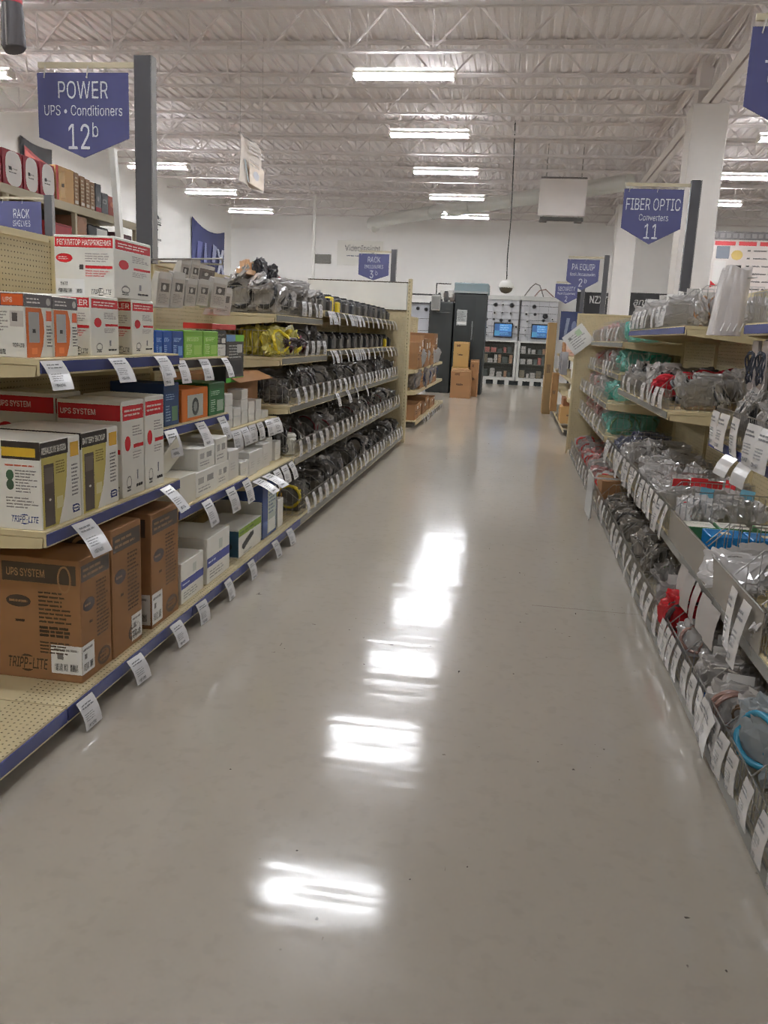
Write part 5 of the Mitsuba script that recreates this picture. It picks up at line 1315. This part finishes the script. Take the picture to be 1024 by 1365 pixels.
hp = random.Random(3)
for k in range(9):
    x, z = -2.28 + 0.055 * k, 2.51 + 0.05 * (k % 3)
    part(bk, 'device', rbx(x, x + 0.11 + 0.03 * hp.random(), 24.1, 24.3, z, z + 0.13 + 0.18 * hp.random(), 0.015), M(((60, 58, 56), (206, 204, 198), (96, 84, 74), (40, 40, 40))[k % 4], 0.4))
part(bk, 'bracket', cat(bx(-2.36, -2.33, 24.2, 24.25, 2.5, 3.0), bx(-2.36, -1.95, 24.2, 24.25, 2.97, 3.0)), M((70, 66, 62), 0.4))
# camera board on the far left of the enclosures
cbd = thing('camera_board', 'pale slatted board with small cameras between the pegboard end and the black enclosure', 'display board')
part(cbd, 'board', bx(-3.4, -2.53, 24.4, 24.44, 0.0, 2.42), M((196, 198, 204), 0.45))
part(cbd, 'top_rail', bx(-3.4, -2.2, 24.3, 24.36, 2.66, 2.7), M((50, 50, 52), 0.4))
part(cbd, 'second_rail', bx(-3.4, -2.3, 24.3, 24.36, 2.42, 2.46), M((50, 50, 52), 0.4))
for k in range(5):
    part(cbd, 'slat_groove', bx(-3.4, -2.53, 24.396, 24.4, 0.7 + 0.33 * k, 0.715 + 0.33 * k), M((120, 120, 124), 0.5))


def small_camera(holder, x, y, z, r, dark):
    c = part(holder, 'camera', tube([(x, y, z), (x, y - 0.06, z), (x, y - 0.1, z - 0.005)], [r, r, r * 0.7], 14), M((222, 222, 220) if not dark else (44, 44, 46), 0.3), 40)
    part(c, 'lens', tube([(x, y - 0.1, z - 0.005), (x, y - 0.112, z - 0.006)], r * 0.5, 12), BLACK, 40)


for k, (x, z, d) in enumerate(((-2.85, 2.3, 1), (-2.62, 2.28, 1), (-2.88, 2.0, 1), (-2.9, 1.7, 1), (-2.65, 1.55, 0), (-2.75, 1.35, 1), (-2.95, 1.4, 1), (-2.7, 1.2, 0))):
    small_camera(cbd, x, 24.4, z, 0.05, d)
for k, (z, c) in enumerate(((1.50, (222, 222, 220)), (1.40, (60, 64, 84)), (1.28, (60, 66, 100)))):
    t = thing('rolled_item', ('white', 'dark grey', 'dark blue')[k] + ' tubular item stacked above the brown boxes near the pegboard end', 'tube')
    part(t, 'tube', tube([(-2.45, 19.3, z - 0.31 + 0.05 * (2 - k)), (-1.9, 19.2, z - 0.31 + 0.05 * (2 - k))], 0.045, 10), M(c, 0.35), 40)

# dome camera on its cord
dc = thing('dome_camera', 'white dome camera hanging on a dark cord at the end of the aisle', 'camera')
part(dc, 'cord', tube([(-0.36, 20, 2.88), (-0.38, 20, 3.4), (-0.36, 20, 4.2), (-0.42, 20, DECKZ)], 0.014, 6), M((52, 50, 48), 0.5), 40)
a = np.linspace(0.02, np.pi / 2, 8)
part(dc, 'housing', tube([(-0.36, 20, 2.72 + 0.15 * math.cos(q)) for q in a], [0.175 * math.sin(q) for q in a], 24), M((214, 214, 208), 0.35), 40)
part(dc, 'rim', tube([(-0.36, 20, 2.695), (-0.36, 20, 2.722)], 0.178, 24), M((204, 204, 198), 0.35), 40)
part(dc, 'bubble', tube([(-0.36, 20, 2.695 - 0.125 * math.sin(q)) for q in np.linspace(0, np.pi / 2 - 0.03, 8)], [0.15 * math.cos(q) for q in np.linspace(0, np.pi / 2 - 0.03, 8)], 24), M((74, 70, 58), 0.12, 0.8), 40, label='dark glossy bubble')

# white panel hanging under the roof
hp_ = thing('projection_board', 'white square board hanging under the roof left of the column', 'board')
part(hp_, 'face', rbx(0.24, 1.36, 22.0, 22.06, 4.55, 5.4, 0.01), M((214, 208, 204), 0.5))
part(hp_, 'lower_bar', bx(0.3, 1.34, 22.1, 22.3, 4.46, 4.53), M((70, 68, 64), 0.5))
part(hp_, 'upper_bar', bx(0.26, 1.36, 22.1, 22.2, 5.42, 5.46), M((110, 104, 102), 0.5))
for x in (0.38, 1.22):
    part(hp_, 'rod', bx(x - 0.012, x + 0.012, 22.1, 22.124, 4.5, DECKZ), M((150, 146, 142), 0.4))
    part(hp_, 'foot', bx(x - 0.09, x + 0.09, 22.06, 22.3, 4.42, 4.46), M((84, 80, 76), 0.5))

# camera display cabinets
CABW = M((206, 206, 200), 0.45)
for n_, (x0, x1, lab) in enumerate(((-1.27, -0.02, 'white camera display cabinet with small cameras and a lit screen, left one of the pair'), (0.0, 1.3, 'white camera display cabinet with a lit screen, right one of the pair'))):
    t = thing('display_cabinet', lab, 'cabinet')
    y = 30.45
    part(t, 'slat_board', bx(x0 + 0.02, x1 - 0.02, y + 0.1, y + 0.14, 1.53, 2.93), M((196, 196, 198), 0.5))
    for k in range(5):
        part(t, 'slat_groove', bx(x0 + 0.02, x1 - 0.02, y + 0.094, y + 0.1, 1.75 + 0.24 * k, 1.768 + 0.24 * k), M((110, 110, 112), 0.5))
    for x in (x0 + 0.32, x0 + 0.64, x0 + 0.96):
        part(t, 'seam', bx(x - 0.005, x + 0.005, y + 0.095, y + 0.1, 1.53, 2.93), M((150, 150, 152), 0.5))
    part(t, 'top_fascia', bx(x0, x1, y, y + 0.5, 2.9, 3.04), CABW)
    part(t, 'counter', bx(x0 - 0.02, x1 + 0.01, y - 0.1, y + 0.5, 1.47, 1.53), CABW)
    for x in (x0, x1 - 0.09):
        part(t, 'stile', bx(x, x + 0.09, y - 0.06, y + 0.45, 0.15, 1.47), CABW)
    part(t, 'side_trim', bx(x0, x0 + 0.02, y + 0.05, y + 0.2, 1.53, 2.93), M((60, 60, 60), 0.5))
    part(t, 'plinth', bx(x0, x1, y - 0.06, y + 0.45, 0.15, 0.26), CABW)
    for k in range(3):
        part(t, 'foot', bx(x0 + 0.1 + 0.4 * k, x0 + 0.25 + 0.4 * k, y - 0.05, y + 0.3, 0, 0.15), CABW)
    part(t, 'toe_kick', bx(x0, x1, y + 0.05, y + 0.45, 0.0, 0.148), M((50, 56, 54), 0.6))
    part(t, 'back', bx(x0, x1, y + 0.42, y + 0.45, 0.26, 1.47), M((84, 84, 76), 0.6))
    for z in (0.72, 1.08):
        part(t, 'shelf', bx(x0 + 0.09, x1 - 0.09, y, y + 0.42, z, z + 0.02), M((120, 122, 112), 0.5))
    g = [bar((x0 + 0.09 + 0.055 * k, y - 0.04, 0.26), (x0 + 0.09 + 0.055 * k, y - 0.04, 1.47), 0.007) for k in range(int((x1 - x0 - 0.18) / 0.055) + 1)] + [bar((x0 + 0.09, y - 0.04, 0.26 + 0.11 * k), (x1 - 0.09, y - 0.04, 0.26 + 0.11 * k), 0.007) for k in range(11)]
    part(t, 'mesh_door', cat(g), M((110, 112, 104), 0.4, 0.5, 0.4), kind='stuff')
    dm = thing('monitor', 'flat screen with blue picture in the %s camera cabinet' % ('left', 'right')[n_], 'monitor')
    xs0, xs1 = (x0 + 0.4, x0 + 1.05) if n_ == 0 else (x0 + 0.42, x0 + 1.05)
    part(dm, 'case', rbx(xs0, xs1, y - 0.02, y + 0.05, 1.62, 2.12, 0.012), BLACK)
    s = Sheet(0.003)
    w, h = xs1 - xs0 - 0.06, 0.42
    s.rect(0, w, 0, h, (36, 66, 120)).rect(w * 0.28, w, h * 0.4, h, (66, 136, 206)).lines(w * 0.3, w * 0.98, h * 0.45, h * 0.95, 3, (160, 200, 232), 4).rect(0, w * 0.3, h * 0.05, h * 0.45, (70, 140, 170)).lines(w * 0.3, w * 0.9, h * 0.12, h * 0.34, 2, (110, 170, 214), 5)
    v_ = np.vstack(s.v) + [xs0 + 0.03, 0, 0]
    vv = np.stack([v_[:, 0], y - 0.021 - v_[:, 2], v_[:, 1] + 1.66], 1)
    part(dm, 'screen', mikit.ply((vv, np.vstack(s.f)), PRINT, False, color=np.vstack(s.c), emitter={'type': 'area', 'radiance': {'type': 'rgb', 'value': [0.012, 0.03, 0.06]}}), label='lit blue screen')
    cams = [(0.35, 2.72, 1, 0.07), (0.6, 2.73, 0, 0.06), (0.9, 2.72, 1, 0.08), (0.33, 2.45, 0, 0.07), (0.6, 2.47, 0, 0.05), (0.88, 2.45, 0, 0.06), (0.05, 2.22, 1, 0.06), (0.32, 2.23, 1, 0.04), (0.57, 2.2, 1, 0.06), (0.86, 2.2, 1, 0.05), (0.1, 1.95, 0, 0.05), (0.1, 1.7, 0, 0.05), (1.1, 2.0, 0, 0.07), (1.12, 1.72, 0, 0.04)]
    if n_:
        cams = [(0.4, 2.7, 1, 0.07), (0.15, 2.45, 0, 0.07), (0.45, 2.45, 1, 0.05), (0.8, 2.4, 1, 0.09), (0.2, 2.2, 0, 0.05), (0.5, 2.08, 1, 0.03), (0.75, 2.25, 1, 0.05), (0.15, 1.9, 0, 0.04), (0.16, 1.72, 0, 0.03), (1.05, 2.3, 0, 0.05)]
    for dx, z, d, r in cams:
        small_camera(t, x0 + 0.06 + dx, y + 0.1, z, r, d)
    q = random.Random(5 + n_)
    for zz in (0.262, 0.742, 1.102):
        xx, bi = x0 + 0.12, 0
        while xx < x1 - 0.22:
            w_, h_ = q.uniform(0.09, 0.2), q.uniform(0.12, 0.3)
            c_ = q.choice([(206, 202, 196), (186, 150, 120), (190, 120, 110), (150, 140, 120), (214, 210, 206), (96, 104, 100)])
            bi += 1
            t2 = thing('stocked_box', 'small box on the %s shelf of the %s camera cabinet, %s from the left' % ({0.262: 'bottom', 0.742: 'middle', 1.102: 'top'}[zz], ('left', 'right')[n_], nth(bi)), 'box', 'small boxes in the camera cabinets')
            part(t2, 'body', rbx(xx, xx + w_, y + 0.03, y + 0.25, zz, zz + h_, 0.004), M(c_, 0.5))
            xx += w_ + q.uniform(0.01, 0.08)
lc = thing('low_shelf', 'low grey shelf with boxes between the cabinets and the brown boxes', 'shelf')
part(lc, 'body', cat(bx(-1.75, -1.3, 30.4, 30.9, 0.1, 0.16), bx(-1.75, -1.3, 30.4, 30.9, 0.66, 0.70), bx(-1.75, -1.3, 30.4, 30.9, 1.3, 1.36), bx(-1.75, -1.72, 30.4, 30.9, 0, 1.36), bx(-1.75, -1.3, 30.87, 30.9, 0, 1.36)), M((150, 152, 144), 0.5))
for k, (z, c) in enumerate(((0.165, (140, 130, 96)), (0.705, (196, 190, 170)), (0.705, (110, 116, 100)))):
    t2 = thing('stocked_box', ('olive box on the bottom level of the low grey shelf', 'pale box on the upper level of the low grey shelf', 'dark green box on the upper level of the low grey shelf')[k], 'box')
    part(t2, 'body', rbx(-1.68 + 0.18 * (k == 2), -1.52 + 0.18 * (k == 2), 30.45, 30.7, z, z + 0.25, 0.004), M(c, 0.5))
pa = thing('bent_cable', 'loop of grey cable standing above the right camera cabinet', 'cable')
part(pa, 'cable', tube([(0.1, 30.6, 3.05), (0.3, 30.6, 3.35), (0.45, 30.6, 3.48), (0.6, 30.6, 3.42), (0.75, 30.6, 3.05)], 0.02, 6), M((130, 124, 118), 0.5), 40)
part(pa, 'cable', tube([(0.45, 30.62, 3.05), (0.6, 30.62, 3.25), (0.8, 30.62, 3.3), (1.1, 30.62, 3.05)], 0.02, 6), M((150, 120, 110), 0.5), 40)

# cardboard boxes on the floor and the shelving beyond the left end panel
for lab, x0, x1, y0, y1, z0, z1 in (('large brown carton on the floor at the end of the aisle', -1.66, -1.14, 22.3, 22.8, 0, 0.73), ('brown carton standing on a yellowish one behind the large floor carton', -1.68, -1.28, 23.0, 23.5, 0.78, 1.44),
                                    ('yellowish brown carton carrying the upper one by the enclosure', -1.7, -1.25, 22.95, 23.5, 0, 0.775), ('small brown carton right of the stacked cartons', -1.22, -1.0, 23.2, 23.6, 0.0, 0.98)):
    t = carton('floor_carton', lab, x0, x1, y0, y1, z0, z1, M((150, 110, 72), 0.7) if 'yellow' not in lab else M((176, 140, 84), 0.7), lambda s, w, h: s.lines(w * 0.3, w * 0.75, h * 0.42, h * 0.55, 1, (70, 46, 30), 4).rect(w * 0.2, w * 0.45, h * 0.8, h * 0.88, (110, 76, 48)).rect(w * 0.02, w * 0.98, h * 0.94, h * 0.97, (196, 160, 120)))
gondola('tan shelving with brown boxes beyond the left end panel', 1, -1.62, -2.3, 14.4, 16.6, [(0.62, -1.66, TAN), (0.98, -1.68, TAN)], rail=TAN, right_end=False)
gondola('farther tan shelving with cartons before the black enclosures', 1, -1.62, -2.3, 16.6, 19.6, [(0.62, -1.66, TAN), (1.0, -1.68, TAN)], rail=TAN)
q = random.Random(11)
FARL = ['left end', 'second place', 'third place', 'fourth place', 'fifth place', 'right end']
for lev, z in (('bottom deck', 0.12), ('middle shelf', 0.62), ('top shelf', 0.99)):
    y = 14.5
    k = 0
    while y < 19.0 and k < 6:
        d, h = q.uniform(0.4, 0.75), q.uniform(0.18, 0.32) if z < 0.9 else q.uniform(0.3, 0.62)
        if not (lev != 'top shelf' and k == 0 and q.random() < 0.5):
            t = carton('shelf_carton', 'brown carton on the %s beyond the left end panel, %s' % (lev, FARL[k]), -2.22, -1.66 - 0.02 * (k % 2), y, y + d, z, z + h, M(((144, 106, 70), (160, 120, 82), (130, 94, 62))[k % 3], 0.7), None, lambda s, w, h: s.lines(w * 0.2, w * 0.8, h * 0.3, h * 0.6, 2, (100, 70, 46), 3).rect(w * 0.6, w * 0.9, h * 0.65, h * 0.85, (206, 200, 190)))
        y += d + 0.06
        k += 1
for k in range(8):
    cable_bag('large clear bag bulging from the shelving beyond the left end panel, %s from the camera' % nth(k + 1), 'clear bags beyond the left end panel', -1.74 + 0.03 * (k % 3), 14.9 + 0.5 * k, (0.80, 1.15)[k % 2], ((120, 120, 130), (150, 90, 96), (60, 70, 110), (200, 198, 196))[k % 4], k % 2 + 1, 80, 10, 1.9, M((150, 148, 148), 0.2, 0.7) if k % 2 else M((120, 112, 108), 0.2, 0.7))
tags('white price tag on the shelving beyond the left end panel', 'price tags beyond the left end panel', 1, -1.612, 0.11, [15.2 + 0.35 * k for k in range(12)], w=0.1, h=0.12)

# shelving beyond the right end panel
gondola('shelving with white and brown boxes beyond the right end panel', -1, 0.86, 1.58, 14.6, 17.0, [(0.62, 0.9, TAN), (0.95, 0.9, TAN), (1.3, 0.92, TAN)], rail=TAN, right_end=False)
gondola('farther shelving beyond the right end panel with long tan cartons', -1, 0.86, 1.58, 17.0, 20.4, [(0.62, 0.9, TAN), (0.95, 0.9, TAN), (1.3, 0.92, TAN)], rail=TAN)
for lab, x0, x1, y0, y1, z0, z1, c in (('tan carton lowest beyond the right end panel', 0.80, 1.3, 14.7, 15.3, 0.2, 0.48, (176, 138, 86)), ('red brown carton above the lowest tan one beyond the right end panel', 0.84, 1.3, 14.9, 15.5, 0.482, 0.62, (130, 86, 54)),
                                       ('white box, lower of two beyond the right end panel', 0.92, 1.3, 14.65, 15.1, 0.63, 0.76, (214, 210, 196)), ('white box lying on another beyond the right end panel', 0.94, 1.3, 14.65, 15.05, 0.762, 0.85, (220, 218, 206)),
                                       ('upright white box beyond the right end panel', 0.93, 1.2, 14.65, 14.95, 0.96, 1.24, (218, 216, 208)), ('tall tan carton leaning out at the far end of the right shelving', 0.62, 0.8, 18.9, 19.6, 0.0, 1.95, (150, 124, 84)),
                                       ('tall narrow brown carton before the tall tan one', 0.72, 0.85, 17.2, 17.6, 0.2, 0.95, (160, 122, 78)), ('brown carton on the upper shelf of the far right shelving', 0.9, 1.3, 17.4, 18.1, 1.31, 1.55, (150, 108, 70)),
                                       ('small pink box on the upper shelf of the far right shelving', 0.9, 1.2, 16.2, 16.6, 1.31, 1.42, (204, 166, 150)), ('pale box stacked on the pink one on the far right shelving', 0.9, 1.2, 16.25, 16.6, 1.422, 1.52, (210, 190, 176))):
    carton('far_carton', lab, x0, x1, y0, y1, z0, z1, M(c, 0.6), lambda s, w, h: s.lines(w * 0.2, w * 0.8, h * 0.4, h * 0.6, 1, (110, 90, 70), 3))
for k in range(6):
    t = thing('hanging_strip_pack', 'grey narrow pack hanging beyond the white diamond card, %s from the camera' % nth(k + 1), 'package', 'grey packs beyond the white diamond card')
    part(t, 'pack', rbx(0.80, 0.9, 15.6 + 0.22 * k, 15.63 + 0.22 * k, 0.98, 1.38 - 0.02 * (k % 3), 0.004), M(((150, 150, 156), (176, 172, 170), (96, 98, 108))[k % 3], 0.3))
nb = thing('blue_notice', 'dark blue poster hanging behind the white diamond card', 'poster')
part(nb, 'sheet', bx(0.93, 1.4, 20.5, 20.52, 1.6, 2.25), M((40, 52, 92), 0.5))
part(nb, 'stand', bx(1.2, 1.24, 20.52, 20.56, 0, 2.2), POST_GREY)
s = Sheet(0.003); s.poly([(0.1, 0.1), (0.16, 0.1), (0.22, 0.5), (0.14, 0.5)], (130, 140, 160)).ellipse(0.32, 0.3, 0.06, 0.14, (110, 120, 150))
part(nb, 'printed_picture', s.place((0.93, 20.499, 1.6), *NEAR))
dcard = thing('diamond_card', 'white square card hung by its corner at the far end of the right rack', 'sign')
cc = np.array([0.815, 12.2, 1.60])
U = np.array([0.76, 0, 0.65]); V = np.array([-0.65, 0, 0.76])
pl_ = [cc + a * 0.165 * U + b * 0.15 * V for a, b in ((-1, -1), (1, -1), (1, 1), (-1, 1))]
vs = np.vstack([pl_, np.array(pl_) + [0, 0.004, 0]])
part(dcard, 'card', trimesh.convex.convex_hull(vs), M((214, 214, 210), 0.45))
s = Sheet(0.001); s.lines(0.05, 0.28, 0.05, 0.25, 6, (160, 160, 156), 3).rect(0.06, 0.1, 0.2, 0.23, (110, 110, 108)).rect(0.18, 0.26, 0.18, 0.26, (176, 196, 166))
part(dcard, 'printed_text', s.place(np.array(pl_[0]) - [0, 0.0005, 0], U, V))

# right side background: poster and a dark post
po = thing('wall_poster', 'large white poster with red heading behind the right rack, cut by the right edge', 'poster')
part(po, 'sheet', bx(5.0, 7.6, 25.0, 25.03, 2.6, 4.46), M((214, 204, 198), 0.5))
part(po, 'scroll_rail', bx(4.95, 7.7, 24.96, 25.04, 4.46, 4.66), M((96, 92, 92), 0.5))
for k in range(16):
    part(po, 'rail_slot', bx(5.0 + 0.165 * k, 5.11 + 0.165 * k, 24.95, 24.96, 4.5, 4.61), M((130, 126, 124), 0.5))
s = Sheet(0.004)
s.lines(0.06, 2.5, 1.70, 1.82, 1, (196, 70, 74), 3, fill=0.9)
s.rect(0.12, 0.46, 1.36, 1.68, (110, 114, 122)).ellipse(0.66, 1.46, 0.15, 0.13, (206, 180, 110)).rect(0.08, 0.4, 0.7, 1.3, (218, 214, 210)).poly([(0.05, 0.6), (0.2, 0.66), (0.05, 0.78)], (190, 44, 50))
for k in range(6):
    s.rect(0.92, 1.0, 1.56 - 0.2 * k, 1.6 - 0.2 * k, (90, 86, 86)).lines(1.08, 2.4, 1.54 - 0.2 * k, 1.62 - 0.2 * k, 1, (120, 114, 112), 5 + k)
part(po, 'printed_text', s.place((5.0, 24.999, 2.6), *NEAR))
dp_ = thing('dark_post', 'short dark post standing among the goods in front of the white poster', 'post')
part(dp_, 'post', bx(2.88, 3.02, 13.0, 13.06, 0, 2.72), M((58, 54, 54), 0.4))
part(dp_, 'base', bx(2.8, 3.1, 12.9, 13.16, 0, 0.02), M((58, 54, 54), 0.4))
